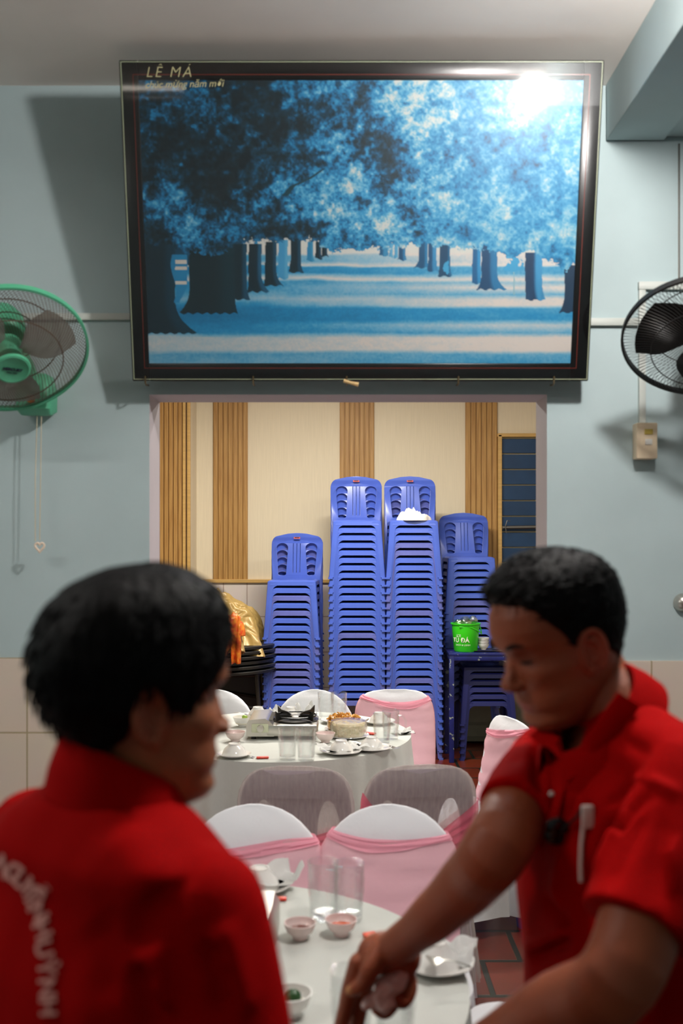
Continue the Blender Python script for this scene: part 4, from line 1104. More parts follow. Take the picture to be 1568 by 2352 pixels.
def stove(label, c, rot, L_=.33, W_=.26):
    t = thing('gas_stove', label, 'stove', c, rot)
    b = bmesh.new()
    for sx in (-1, 1):
        for sy in (-1, 1): lathe(b, [(0, 0), (.012, 0), (.012, .014), (0, .014)], 12, c=(sx*(L_/2-.03), sy*(W_/2-.03), 0))
    build('foot', b, M_IRON, t)
    b = bmesh.new()  # main tray
    box(b, (0.045, 0, .040), (L_-.09, W_, .052), bev=.008); build('body', b, M_STEEL, t)
    b = bmesh.new()  # gas cartridge housing with a sloping lid
    prof = [(-L_/2, .014), (-L_/2, .068), (-L_/2+.012, .088), (-L_/2+.085, .094), (-L_/2+.098, .086), (-L_/2+.125, .062), (-L_/2+.125, .014)]
    loft(b, [[Vector((x, s*W_/2*(.985 if abs(s) == 1 else 1), z)) for x, z in prof] for s in (-1, -.97, .97, 1)]); lid = build('cartridge_housing', b, M_STEEL, t)
    b = bmesh.new()
    for k in range(16): box(b, (-L_/2+.104+.0015, -W_/2+.03+k*(W_-.06)/15, .083), (.024, .005, .004), M=None)
    build('vent_slot', b, M_STEELD, lid)
    b = bmesh.new(); box(b, (-L_/2+.062, -W_/2-.002, .052), (.075, .005, .038), bev=.002); fp = build('control_panel', b, mat('pale_green_panel', (206, 210, 180), .35), t)
    b = bmesh.new(); lathe(b, [(0, 0), (.017, 0), (.015, .018), (0, .019)], 20, M=Matrix.Translation((-L_/2+.065, -W_/2-.004, .052)) @ Matrix.Rotation(PI/2, 4, 'X')); build('knob', b, M_STEEL, fp)
    b = bmesh.new(); lathe(b, [(0, .066), (.105, .066), (.108, .070), (.100, .073), (.06, .070), (0, .070)], 40, c=(.055, 0, 0)); build('drip_pan', b, M_IRON, t)
    b = bmesh.new(); lathe(b, [(0, .07), (.028, .07), (.03, .082), (.022, .088), (0, .088)], 24, c=(.055, 0, 0)); build('burner', b, M_STEELD, t)
    b = bmesh.new()
    tube(b, [(.055+.095*math.cos(2*PI*k/40), .095*math.sin(2*PI*k/40), .088) for k in range(40)], .004, 8, closed=True)
    for k in range(4):
        a = PI/4+k*PI/2; c_, s_ = math.cos(a), math.sin(a)
        fill2d([[(0.02, .086), (.118, .074), (.122, .12), (.095, .102), (.05, .098)]], .005, lambda x, z, w_, c_=c_, s_=s_: Vector((.055+x*c_-w_*s_, x*s_+w_*c_, z)), b)
    build('pan_support', b, M_IRON, t)
    return t
# --- near table
p = PT(598, 2052, TZ); saucer('white saucer under the upturned bowl behind the left person\'s shoulder', (p.x, p.y+.02, TZ), .075)
mk_bowl('bowl', 'upturned white bowl on a saucer beside the left person\'s shoulder', (p.x-.005, p.y+.02, TZ+.005), .054, .055, inv=True)
napkin('white paper napkin under the upturned bowl at the near table\'s left', (p.x+.035, p.y+.035, TZ+.012), .12, .5, .05, 1.0)
spoon('spoon beside the upturned bowl near the left person\'s shoulder', (p.x-.075, p.y+.05, TZ+.03), (p.x-.03, p.y+.0, TZ+.024))
p = PT(612, 2068, TZ); wrapper('red chopstick sleeve lying farther back below the upturned bowl', (p.x, p.y, TZ), .10, .018, .04, group='chopstick sleeves on the near table')
p = PT(600, 2082, TZ); wrapper('shorter red chopstick sleeve lying closer to the near gas stove', (p.x, p.y, TZ), .08, .020, .10, group='chopstick sleeves on the near table')
glass_at(742, 2108, 'empty faceted glass, left of the pair before the pink chair', .135, .0345)
glass_at(801, 2112, 'empty faceted glass, right of the pair before the pink chair', .135, .0345)
for px_, py_, nm, liq in ((688, 2160, 'small bowl of dark dipping sauce beside the near gas stove', (120, 44, 12)), (783, 2152, 'small bowl of orange chilli sauce below the two glasses', (222, 84, 10))):
    p = PT(px_, py_, TZ); bw_ = mk_bowl('sauce_bowl', nm, (p.x, p.y+.01, TZ), .0365, .037, M_PCER)
    b = bmesh.new(); lathe(b, [(0, .021), (.0275, .021), (.0275, .0195), (0, .018)], 32)
    tag(build('dipping_sauce', b, mat('sauce_'+str(px_), liq, .1, coat=.6, var=.4, vscale=90), None, True, (p.x, p.y+.01, TZ)), nm.replace('small bowl of ', '').replace('beside', 'in the bowl beside').replace('below', 'in the bowl below'), 'sauce', kind='stuff')
p = PT(668, 2335, TZ); lb = (p.x, p.y+.005, TZ)
mk_bowl('condiment_bowl', 'white bowl holding a green lime at the left person\'s elbow', lb, .040, .044)
b = bmesh.new(); ball(b, (0, 0, 0), .0155, 24, .0150, .0145)
tag(build('lime', b, mat('lime_peel', (26, 70, 24), .35, bump=.2, bscale=150), loc=(lb[0]+.004, lb[1]-.002, TZ+.036)), 'dark green lime in the condiment bowl', 'lime')
b = bmesh.new(); lathe(b, [(0, .024), (.030, .024), (.031, .021), (0, .012)], 30)
tag(build('salt_heap', b, mat('salt_and_pepper', (226, 220, 206), .9, var=.2, vscale=120, bump=.5, bscale=200), loc=lb), 'pale salt under the lime in the condiment bowl', 'salt', kind='stuff')
stove('portable silver gas stove on the near table, mostly behind the left person', (-.292, 2.165, TZ), PI*1.0, .30, .26)
p = PT(868, 2168, TZ); wrapper('orange red chopstick sleeve pointing from under the reaching forearm', (p.x, p.y, TZ), .11, .030, 1.95, mat('orange_wrapper', (240, 88, 52), .4))
p = PT(1005, 2225, TZ); saucer('white wavy plate under the upturned bowl right of the forearm', (p.x, p.y, TZ), .078, .018, wavy=.02)
mk_bowl('bowl', 'upturned white bowl on the wavy plate right of the forearm', (p.x-.005, p.y+.0, TZ+.006), .054, .052, inv=True)
napkin('white paper napkin on the wavy plate right of the forearm', (p.x+.02, p.y+.03, TZ+.012), .12, -.3, .03, 5.0)
q0 = P(1082, 2222, 2.02); q1 = P(1000, 2190, 2.02); spoon('steel spoon resting on the wavy plate, handle over the table edge', (q0.x, q0.y, q0.z), (q1.x-.02, q1.y, q1.z-.005))
q0 = P(1040, 2142, 2.25); q1 = P(985, 2152, 2.25); spoon('steel spoon partly hidden behind the reaching forearm', (q0.x, q0.y, TZ+.012), (q1.x-.03, q1.y, TZ+.006))
for k, xx in enumerate((.018, .096)):
    glass_tumbler(['tall glass at the finger tips, left of the two under the hand', 'tall glass under the curled fingers, right of the two under the hand'][k], (xx, 1.775, TZ), .13, .0355)
# --- far table
stove('portable silver gas stove with black pan support on the far table', (-.268, 4.60, TZ), 0, .32, .26)
glass_at(660, 1744, 'left glass of the pair in front of the far gas stove', .130, .0365)
glass_at(703, 1746, 'right glass of the pair in front of the far gas stove', .130, .0365)
for px_, py_, nm, wv in ((783, 1730, 'front of the noodles', .03), (853, 1722, 'right of the noodles, near the mugs', .03), (538, 1738, 'at the left person\'s lips on the far table', .0)):
    p = PT(px_, py_, TZ); saucer('white plate under the upturned bowl %s' % nm, (p.x, p.y, TZ), .088 if wv else .07, .014, wavy=wv)
    mk_bowl('bowl', 'upturned white bowl %s' % nm, (p.x, p.y, TZ+.006), .053, .050, inv=True)
    if wv: napkin('white napkin beneath the upturned bowl %s' % nm, (p.x-.03, p.y-.005, TZ+.013), .13, .2, .02, px_*.01)
p = PT(800, 1694, TZ); saucer('white plate under the wrapped rice noodles', (p.x, p.y+.02, TZ), .095, .010)
b = bmesh.new(); lathe(b, [(0, 0), (.070, 0), (.077, .012), (.077, .050), (.070, .058), (0, .060)], 48, rfun=lambda a, z: 1+.025*math.sin(a*7)+.01*math.sin(a*19))
tag(build('rice_noodles', b, mat('rice_noodle', (232, 216, 176), .4, sub=.2, bump=.5, bscale=70, coat=.6), loc=(p.x+.0, p.y+.01, TZ+.010)), 'round white block of rice noodles under clear film', 'noodles', kind='stuff')
b = bmesh.new()
for k in range(70):
    a = random.uniform(0, 2*PI); r_ = .075*math.sqrt(random.random()); z_ = .050+.022*(1-(r_/.075)**2)
    c = Vector((r_*math.cos(a), r_*math.sin(a)*.8, z_+random.uniform(-.004, .006))); d = Vector((random.uniform(-1, 1), random.uniform(-1, 1), random.uniform(-.3, .5))).normalized()*.013
    tube(b, [c-d, c+Vector((0, 0, .004)), c+d], [.003, .005, .003], 6)
lathe(b, [(0, 0), (.07, 0), (.08, .02), (.078, .045), (0, .062)], 36)
tag(build('fried_noodles', b, mat('fried_noodle', (222, 160, 66), .35, var=.3, vscale=50, coat=.5), loc=(p.x-.02, p.y+.165, TZ+.004)), 'golden fried noodles heaped behind the white rice noodles', 'noodles', kind='stuff')
saucer('white plate under the golden fried noodles', (p.x-.02, p.y+.165, TZ), .092, .010)
b = bmesh.new(); lathe(b, [(.083, .0), (.084, .040), (.078, .064), (.04, .070), (0, .071)], 44, rfun=lambda a, z: 1+.03*math.sin(a*11)+.02*math.sin(a*23+z*100))
tag(build('cling_film', b, M_FILM, loc=(p.x, p.y+.01, TZ+.012)), 'clear cling film stretched over the white rice noodles', 'film')
p = PT(747, 1706, TZ); mk_bowl('sauce_bowl', 'small white bowl between the far gas stove and the noodles', (p.x, p.y+.01, TZ), .043, .042, M_PCER)
p = PT(557, 1668, TZ); q = (p.x, p.y, TZ); mk_bowl('condiment_bowl', 'small bowl with lime wedge left of the far gas stove', q, .047, .046)
b = bmesh.new(); ball(b, (0, 0, 0), .014, 16, .012, .010); tag(build('lime', b, mat('lime_wedge', (140, 170, 60), .4), loc=(q[0]+.01, q[1], TZ+.044)), 'light green lime wedge in the bowl left of the far stove', 'lime')
b = bmesh.new(); lathe(b, [(0, 0), (.034, 0), (.036, .018), (0, .026)], 24); tag(build('garlic', b, mat('pale_garlic', (232, 224, 200), .5), loc=(q[0], q[1], TZ+.014)), 'pale filling in the bowl left of the far stove', 'garnish', kind='stuff')
p = PT(540, 1702, TZ); mk_bowl('sauce_bowl', 'pinkish small bowl beside the left person\'s nose', (p.x, p.y, TZ), .045, .042, M_PCER)
for px_, nm in ((592, 'upturned white bowl behind the left end of the far stove'), (668, 'upturned white bowl behind the black pan support of the far stove')):
    p = PT(px_, 1652, TZ); mk_bowl('bowl', nm, (p.x, p.y, TZ+.006), .054, .056, inv=True); saucer(nm.replace('upturned white bowl', 'white plate under the bowl'), (p.x, p.y, TZ), .075)
    napkin(nm.replace('upturned white bowl', 'folded white napkin'), (p.x+.075, p.y-.01, TZ+.01), .09, .6, .07, px_*.02)
    spoon(nm.replace('upturned white bowl', 'spoon'), (p.x-.12, p.y-.02, TZ+.036), (p.x-.03, p.y-.04, TZ+.030))
for px_, nm in ((748, 'left'), (778, 'right')):
    glass_at(px_, 1651, 'tall patterned glass before the white chair, %s of the two behind the noodles' % nm, .132, .038)
p = PT(790, 1660, TZ); saucer('white dish of sprouts behind the noodles', (p.x-.04, p.y, TZ), .075)
glass_at(877, 1706, 'dimpled glass mug, left of the two at the far table\'s right', .130, .037)
glass_at(897, 1697, 'dimpled glass mug with handle, right of the two at the far table\'s right', .126, .036, handle=-.2)
p = PT(870, 1662, TZ); saucer('white plate behind the glass mugs on the far table', (p.x, p.y, TZ), .08); mk_bowl('bowl', 'upturned white bowl behind the glass mugs', (p.x, p.y, TZ+.006), .05, .05, inv=True)
spoon('spoon leaning behind the glass mugs on the far table', (p.x-.15, p.y-.05, TZ+.006), (p.x-.05, p.y-.03, TZ+.03))
napkin('white napkin right of the glass mugs on the far table', (P(925, 0, 4.6).x, 4.62, TZ), .10, .3, .02, 7.7)
p = PT(603, 1742, TZ); wrapper('small red wrapper left of the glasses on the far table', (p.x, p.y, TZ), .05, .018, .15, stripes=False)
p = PT(578, 1740, TZ); spoon('spoon beside the small red wrapper on the far table', (p.x-.06, p.y+.01, TZ+.004), (p.x+.03, p.y, TZ+.004))
p = PT(848, 1686, TZ); wrapper('small red wrapper between the noodles and the mugs', (p.x, p.y, TZ), .06, .025, -.5, stripes=False)
p = PT(822, 1722, TZ); spoon('spoon on the napkin left of the front right upturned bowl', (p.x-.04, p.y+.04, TZ+.03), (p.x+.05, p.y-.015, TZ+.018))
p = PT(892, 1722, TZ); spoon('spoon right of the upturned bowl near the mugs', (p.x-.07, p.y+.03, TZ+.022), (p.x+.05, p.y-.01, TZ+.012))

# ------------------------------------------------------------------ people
PZ = [-.122, -.118, -.110, -.098, -.083, -.072, -.060, -.047, -.034, -.020, 0, .018, .040, .062, .082, .098, .109, .116, .1185]
PF = [.040, .060, .076, .0835, .0775, .0840, .0835, .0815, .0835, .084, .0815, .0915, .0935, .0870, .0720, .0510, .030, .012, .002]
PB = [-.005, -.010, -.016, -.024, -.036, -.046, -.058, -.070, -.080, -.088, -.097, -.102, -.103, -.098, -.085, -.064, -.041, -.018, -.002]
PWD = [.016, .030, .043, .053, .0605, .0640, .0665, .068, .069, .071, .0735, .0755, .0765, .0735, .0640, .0490, .032, .014, .003]
def head_pt(th, z):
    """point on the bare head; th=0 is forward (+x), left is +y"""
    F, Bk, Wd = interp(z, PZ, PF), interp(z, PZ, PB), interp(z, PZ, PWD)
    cx = Bk+(F-Bk)*0.46; c, s = math.cos(th), math.sin(th)
    a = (F-cx) if c > 0 else (cx-Bk)
    e = 0.92 if c > 0 else 0.86
    x = cx+a*math.copysign(abs(c)**e, c); y = Wd*math.copysign(abs(s)**e, s)
    # nearer the chin the jaw is pointed, higher the cheekbones stand out
    g = lambda x0, y0, z0, sx, sz: math.exp(-((abs(y)-y0)/sx)**2-((z-z0)/sz)**2)*(1 if c > 0 else 0)
    x -= 0.0115*g(0, .031, .003, .014, .012)
    x += 0.0050*g(0, .032, .000, .011, .0065)
    x += 0.0035*g(0, .030, .021, .018, .006)
    x += 0.0040*g(0, .046, -.026, .016, .014)
    y += math.copysign(0.0025, y)*g(0, .056, -.022, .02, .016)
    x -= 0.0045*g(0, 0, -.0715, .024, .0022)
    x += 0.0030*g(0, 0, -.0665, .018, .004)+0.0035*g(0, 0, -.0765, .016, .004)
    return Vector((x, y, z))
def add_head(bm, M, nose=1.0):
    rs = []
    zs = sorted(set(list(np.linspace(-.122, .1185, 96))))
    for z in zs: rs.append([M @ head_pt(2*PI*i/96, float(z)) for i in range(96)])
    loft(bm, rs)
    # nose
    b2 = bmesh.new()
    st = [(.080, .006, .006, .004), (.0865, .004, .0075, -.004), (.091, .006, .0085, -.014), (.096, .009, .010, -.024), (.100, .012, .0145, -.033), (.0985, .013, .0170, -.040), (.092, .012, .0155, -.0445), (.086, .009, .010, -.0465)]
    rings_ = []
    for (fx, d, wd, z) in st:
        fx = .084+(fx-.084)*(.45+.55*nose)
        rings_.append([Vector((fx+.0045*nose*(1 if z < -.02 else 0)-(.026 if math.cos(a) < 0 else 0)*(-math.cos(a))-0.010*(1-math.cos(a)) * 0.6, wd*math.sin(a), z)) for a in [2*PI*i/20 for i in range(20)]])
    loft(b2, rings_)
    for s in (1, -1): ball(b2, (.088, s*.0125, -.0385), .010, 12, .0065, .0075)
    ball(b2, (.084+.0145*(.4+.6*nose), 0, -.0345), .0085, 12, .009, .0085)
    # ears
    for s in (1, -1):
        E = Matrix.Translation((-.006, s*.0755, -.013)) @ Matrix.Rotation(s*math.radians(-24), 4, 'Z') @ Matrix.Rotation(math.radians(-8), 4, 'Y')
        ball(b2, E @ Vector((0, -s*.002, 0)), .0165, 20, .0035, .0275, M=E.to_3x3().to_4x4())
        pts = []
        for k in range(22):
            a = math.radians(-70+k*300/21); rx = .0165; rz = .030 if math.sin(a) > -.2 else .026
            pts.append(E @ Vector((-rx*math.cos(a)*1.05, s*.0050, rz*math.sin(a)+.001)))
        tube(b2, pts, .0042, 8)
        tube(b2, [E @ Vector((x, s*.0045, z)) for x, z in ((.006, .017), (-.004, .015), (-.0085, .004), (-.006, -.010), (.002, -.014))], .0026, 8)
        ball(b2, E @ Vector((.004, s*.002, -.026)), .0085, 12, .005, .0085)
        ball(b2, E @ Vector((.012, s*.002, -.006)), .004, 10, .004, .006)
    old = len(bm.verts)
    me = bpy.data.meshes.new('t'); b2.to_mesh(me); b2.free(); me.transform(M); bm.from_mesh(me); bpy.data.meshes.remove(me)
_hb = bmesh.new(); loft(_hb, [[head_pt(2*PI*i/64, float(z)) for i in range(64)] for z in np.linspace(-.122, .1185, 64)])
bmesh.ops.recalc_face_normals(_hb, faces=_hb.faces); HEADTREE = BVHTree.FromBMesh(_hb); _hb.free()
C0 = Vector((-.005, 0, .02))
def hair_pt(az, el, hfun):
    d = Vector((math.cos(el)*math.cos(az), math.cos(el)*math.sin(az), math.sin(el)))
    hit, n_, i_, ds = HEADTREE.ray_cast(C0, d)
    return hit, d, hfun((az+PI) % (2*PI)-PI, hit.z, el)
def hair_mesh(M, hfun, ellow, seed, bumps=.004, tufts=0, tfun=None):
    b = bmesh.new(); nt_ = 144; nz = 90; rs = []
    for k in range(nz+1):
        el = ellow+(PI/2-.03-ellow)*k/nz; row = []
        for i in range(nt_):
            az = 2*PI*i/nt_; p, d, h = hair_pt(az, el, hfun)
            if h > 0:
                h += bumps*(noise.noise(Vector((p.x*26, p.y*26, p.z*14+seed)))+.5*noise.noise(Vector((p.x*60+seed, p.y*60, p.z*22))))*min(1, h/.012)
            row.append(M @ (p+d*h))
        rs.append(row)
    loft(b, rs)
    rnd = random.Random(int(seed*100))
    for _ in range(tufts):
        az = rnd.uniform(-PI, PI); el = math.asin(rnd.uniform(math.sin(ellow), 1)); p, d, h = hair_pt(az, el, hfun)
        if h < .003: continue
        q = p+d*h*.97
        g = tfun(az, p.z); g = (g-d*g.dot(d)*.8).normalized()
        L_ = rnd.uniform(.008, .02); e = q+g*L_+d*.0015; m_ = q+g*L_*.5+d*.002
        tube(b, [M @ (q-g*.004-d*.002), M @ m_, M @ e], [.0016, .0013, .0003], 4, caps=False)
    return b
M_HAIR = mat('black_hair', (4, 4, 5), .6, spec=.12, bump=.5, bscale=90, stretch=(1, 1, .3))
M_SKIN = attr_mat('warm_brown_skin', .48, sub=.06, bump=.12, bscale=180, spec=.35)
M_RSH = mat('red_polo_cotton', (156, 0, 0), .85, spec=.06, bump=.05, bscale=500)
M_TROU = mat('black_trousers', (18, 18, 22), .8, bump=.2)
M_SHOE = mat('black_shoes', (14, 13, 13), .4)
def colour_skin(me, base, spots):
    n = len(me.vertices); co = np.zeros(n*3, np.float32); me.vertices.foreach_get('co', co); co = co.reshape(-1, 3)
    c = np.tile(np.array(lin(base)[:3]), (n, 1))
    nz = np.sin(co[:, 0]*41+2*np.sin(co[:, 2]*33))*np.sin(co[:, 1]*37+co[:, 2]*29)*.6
    c = c*(1+.10*np.asarray(nz)[:, None])
    for (p, r, col, k) in spots:
        d = np.linalg.norm((co-np.array(p)[None])/np.array(r if hasattr(r, '__len__') else (r, r, r))[None], axis=1)
        w_ = (k*np.clip(1.6-d, 0, 1))[:, None]; c = c*(1-w_)+np.array(lin(col)[:3])*w_
    ca = me.color_attributes.new('Col', 'FLOAT_COLOR', 'POINT'); ca.data.foreach_set('color', np.concatenate([c, np.ones((n, 1))], 1).astype(np.float32).ravel())
def torso_rings(st, lat, fwd):
    """st: (centre, half width, half depth, exponent)"""
    out = []
    for (c, a, d, e) in st:
        c = Vector(c); out.append([c+lat*x+fwd*y for x, y in sell(a, d, 56, e)])
    return out
def creases(me, lines, off=None):
    """lines: (pixel polyline, width, depth) - a crease pressed along a line that lies on the cloth"""
    tree = BVHTree.FromPolygons([v.co.copy() for v in me.vertices], [list(p.vertices) for p in me.polygons])
    segs = []
    for pl_, wd, amp in lines:
        pts = []
        for (x_, y_) in pl_:
            d = (P(x_, y_, 1.0)-Vector((0, 0, CAMH))).normalized(); hit, n_, i_, ds = tree.ray_cast(Vector((0, 0, CAMH)), d)
            if hit is not None: pts.append(hit)
        for k in range(len(pts)-1): segs.append((pts[k], pts[k+1], wd, amp, k == 0, k == len(pts)-2))
    nrm = [v.normal.copy() for v in me.vertices]
    acc = {}
    for (a, b_, wd, amp, f0, f1) in segs:
        ab = b_-a; L2 = max(ab.length_squared, 1e-9); mid = (a+b_)/2; R_ = ab.length/2+wd*3
        for v in me.vertices:
            if (v.co-mid).length_squared > R_*R_: continue
            t = max(0, min(1, (v.co-a).dot(ab)/L2)); d = (v.co-(a+ab*t)).length
            k = 1.0
            if f0: k *= min(1, t*2+.15)
            if f1: k *= min(1, (1-t)*2+.15)
            val = amp*k*math.exp(-(d/wd)**2)
            o = acc.get(v.index, 0)
            if abs(val) > abs(o): acc[v.index] = val
    for i, val in acc.items(): me.vertices[i].co += nrm[i]*val
def folds(me, fn):
    me.calc_loop_triangles() if False else None
    nrm = [v.normal.copy() for v in me.vertices]
    for v, n_ in zip(me.vertices, nrm): v.co += n_*fn(v.co, n_)
def ridge(p, a, b_, wd, amp):
    """long crease between a and b"""
    a = Vector(a); b_ = Vector(b_); ab = b_-a; t = max(0, min(1, (p-a).dot(ab)/ab.length_squared)); d = (p-(a+ab*t)).length
    return amp*math.exp(-(d/wd)**2)*math.sin(PI*(.12+.76*t))
def hand(bm, wrist, palm_c, knuckles, fingers, thumb, pr=.030):
    """wrist -> palm -> knuckle row; fingers: list of joint chains with radii"""
    for k, kn in enumerate(knuckles):
        limb(bm, [wrist, palm_c[k] if isinstance(palm_c, list) else (Vector(wrist)*.5+Vector(kn)*.5), kn], [.021, .0175, .0125], 14)
    for ch, r in fingers: limb(bm, ch, r, 14, sub=4)
    limb(bm, thumb[0], thumb[1], 14, sub=4)

# ===== left person, seen from behind
th = math.radians(20)
HL = Matrix.Translation((-.2180, 1.09, 1.481)) @ Matrix.Rotation(th, 4, 'Z') @ Matrix.Rotation(math.radians(2), 4, 'Y')
fwd = Vector((math.cos(math.radians(48)), math.sin(math.radians(48)), 0)); lat = Vector((fwd.y, -fwd.x, 0))   # lat = person's right
N = Vector((-.245, 1.075, 1.350))
pl = thing('person', 'person in a red polo shirt seen from behind at the left', 'person', (N.x-.01, N.y+.02, 0))
def W(p, o=pl): return Vector(p)-o.location
def rel(bm, o):
    bmesh.ops.translate(bm, verts=bm.verts, vec=-o.location); return bm
def rel_me(me, o): me.transform(Matrix.Translation(-o.location)); return me
b = bmesh.new()
add_head(b, HL, .2)
limb(b, [HL @ Vector((-.02, 0, -.03)), HL @ Vector((-.025, 0, -.09)), N+Vector((0, 0, 0)), N-Vector((0, 0, .08))], [.052, .053, .058, .065], 28)
def stations(N, lat, fwd, k=1.0, lean=Vector((0, 0, 0))):
    S_ = [(.055, .050, .050, 2.0), (.03, .075, .060, 2.0), (.008, .120, .072, 2.2), (-.018, .158, .083, 2.4), (-.06, .178, .098, 2.5), (-.14, .180, .112, 2.6), (-.24, .170, .116, 2.5), (-.34, .160, .112, 2.4), (-.46, .162, .115, 2.4), (-.54, .168, .118, 2.4)]
    return [(N+Vector((0, 0, dz))+lean*(-dz)-fwd*(.015 if dz > -.05 else .0), a*k, d*k, e) for dz, a, d, e in S_]
loft(b, torso_rings(stations(N, lat, fwd, .90), lat, fwd))
RS, LS = N+lat*.155-Vector((0, 0, .065)), N-lat*.160-Vector((0, 0, .055))
RE, LE = Vector((-.095, .945, 1.03)), LS+Vector((-.04, .02, -.28))
RW_ = Vector((-.10, 1.16, .95)); LW_ = LE+fwd*.22+Vector((0, 0, -.06))
for S_, E_, Wr in ((RS, RE, RW_), (LS, LE, LW_)):
    limb(b, [S_, S_*.5+E_*.5, E_, E_*.55+Wr*.45, Wr], [.050, .044, .038, .036, .025], 22)
    d = (Wr-E_).normalized(); sd = d.cross(Vector((0, 0, 1))).normalized()
    kn = [Wr+d*.085+sd*(q*.021)-Vector((0, 0, .004*abs(q))) for q in (-1.5, -.5, .5, 1.5)]
    fg = [([k_, k_+d*.034*f-Vector((0, 0, .012)), k_+d*.052*f-Vector((0, 0, .034)), k_+d*.05*f-Vector((0, 0, .055))], [.0105, .0095, .0085, .007]) for k_, f in zip(kn, (.92, 1.05, 1.0, .8))]
    hand(b, Wr, None, kn, fg, ([Wr+d*.02-sd*.02, Wr+d*.045-sd*.042-Vector((0, 0, .01)), Wr+d*.075-sd*.045-Vector((0, 0, .025)), Wr+d*.098-sd*.038-Vector((0, 0, .036))], [.014, .013, .0105, .008]))
hip = N+Vector((0, 0, -.52))
for s in (1, -1):
    limb(b, [hip+lat*.085*s, hip+lat*.10*s+Vector((0, 0, -.38))+fwd*.01, hip+lat*.10*s+Vector((0, 0, -.76))], [.085, .055, .038], 18)
    a0 = hip+lat*.10*s; a0.z = .045; limb(b, [a0-fwd*.04, a0+fwd*.06, a0+fwd*.15], [.032, .032, .022], 14)
me = remeshed(b, .0027, 2)
lip = HL @ Vector((.088, 0, -.072)); ear = HL @ Vector((-.01, -.080, -.013))
colour_skin(me, (152, 90, 58), [(lip, (.02, .02, .010), (130, 62, 50), .7), (ear, (.03, .02, .035), (168, 84, 60), .5)])
body = build_me('body', rel_me(me, pl), M_SKIN, pl)
def hf_left(t, z, el):
    """hair thickness over the head: full crown, fringe swept over the brow"""
    a = abs(math.degrees(t))
    zl = interp(a, [0, 25, 35, 50, 60, 74, 84, 96, 106, 130, 180], [.062, .050, .030, .006, -.012, -.004, .018, .012, -.035, -.052, -.058])
    side = interp(a, [0, 30, 60, 90, 120, 150, 180], [.012, .012, .014, .018, .020, .020, .021])
    crown = interp(a, [0, 40, 90, 180], [.034, .030, .026, .026])
    k = max(0, min(1, (z-.06)/.035)); h = side*(1-k)+crown*k
    k2 = max(0, min(1, (math.degrees(el)-62)/28)); h = h*(1-k2)+.026*k2
    if a > 90: h *= interp(z, [-.06, -.035, .0, .03], [.35, .5, .85, 1])
    w_ = max(0, min(1, (z-zl)/.014+.5)); h *= w_*w_*(3-2*w_)
    return h-.006*(1-w_)
build('hair', rel(hair_mesh(HL, hf_left, -.80, 1.3, .003, 900, lambda t, z: Vector((.5 if abs(t) < 1 else -.2, 0, -1))), pl), M_HAIR, pl)
# shirt
b = bmesh.new()
st = stations(N, lat, fwd, 1.0); st = [(c, a+.006, d+.008, e) for c, a, d, e in st][1:]
loft(b, torso_rings(st, lat, fwd))
limb(b, [RS+Vector((0, 0, .004)), RS*.5+RE*.5+lat*.008, RE+Vector((0, 0, .02))+lat*.004], [.058, .062, .060], 26, cut=True)
limb(b, [LS+Vector((0, 0, .004)), LS*.5+LE*.5, LE+Vector((0, 0, .04))], [.058, .060, .060], 26, cut=True)
limb(b, [N+lat*.02-fwd*.015-Vector((0, 0, .018)), RS+Vector((0, 0, .010))], [.056, .048], 20)
limb(b, [N-lat*.02-fwd*.015-Vector((0, 0, .018)), LS+Vector((0, 0, .010))], [.056, .048], 20)
me = remeshed(b, .006, 6)
def fl(p, n_):
    u = (p-N).dot(lat); v = p.z-N.z
    f = .0035*noise.noise(Vector((p.x*9, p.y*9, p.z*6)))+.002*noise.noise(Vector((p.x*25, p.y*25, p.z*12)))
    f += ridge(p, N+lat*.09-fwd*.09-Vector((0, 0, .12)), N+lat*.10-fwd*.09-Vector((0, 0, .42)), .018, .012)
    f += ridge(p, N+lat*.13-fwd*.04-Vector((0, 0, .14)), N+lat*.07-fwd*.10-Vector((0, 0, .30)), .012, -.012)
    f += ridge(p, N+lat*.15-Vector((0, 0, .10))-fwd*.05, N+lat*.16-fwd*.06-Vector((0, 0, .30)), .014, .008)
    return f
folds(me, fl)
creases(me, [([(314, 2180), (322, 2140), (345, 2100), (400, 2038)], .014, -.010), ([(309, 2207), (338, 2304), (350, 2400)], .016, -.014), ([(350, 2160), (366, 2230), (376, 2330)], .014, .012),
    ([(500, 2120), (525, 2180), (548, 2260), (560, 2340)], .014, .008), ([(470, 2150), (505, 2260), (520, 2345)], .014, -.010), ([(488, 1956), (435, 2014), (367, 2086)], .007, -.004),
    ([(250, 1900), (330, 1990), (380, 2030)], .03, .006), ([(210, 2110), (250, 2200), (262, 2310)], .025, -.005)])
sh_tree = BVHTree.FromPolygons([v.co.copy() for v in me.vertices], [list(p.vertices) for p in me.polygons])
sh = build_me('shirt', rel_me(me, pl), M_RSH, pl)
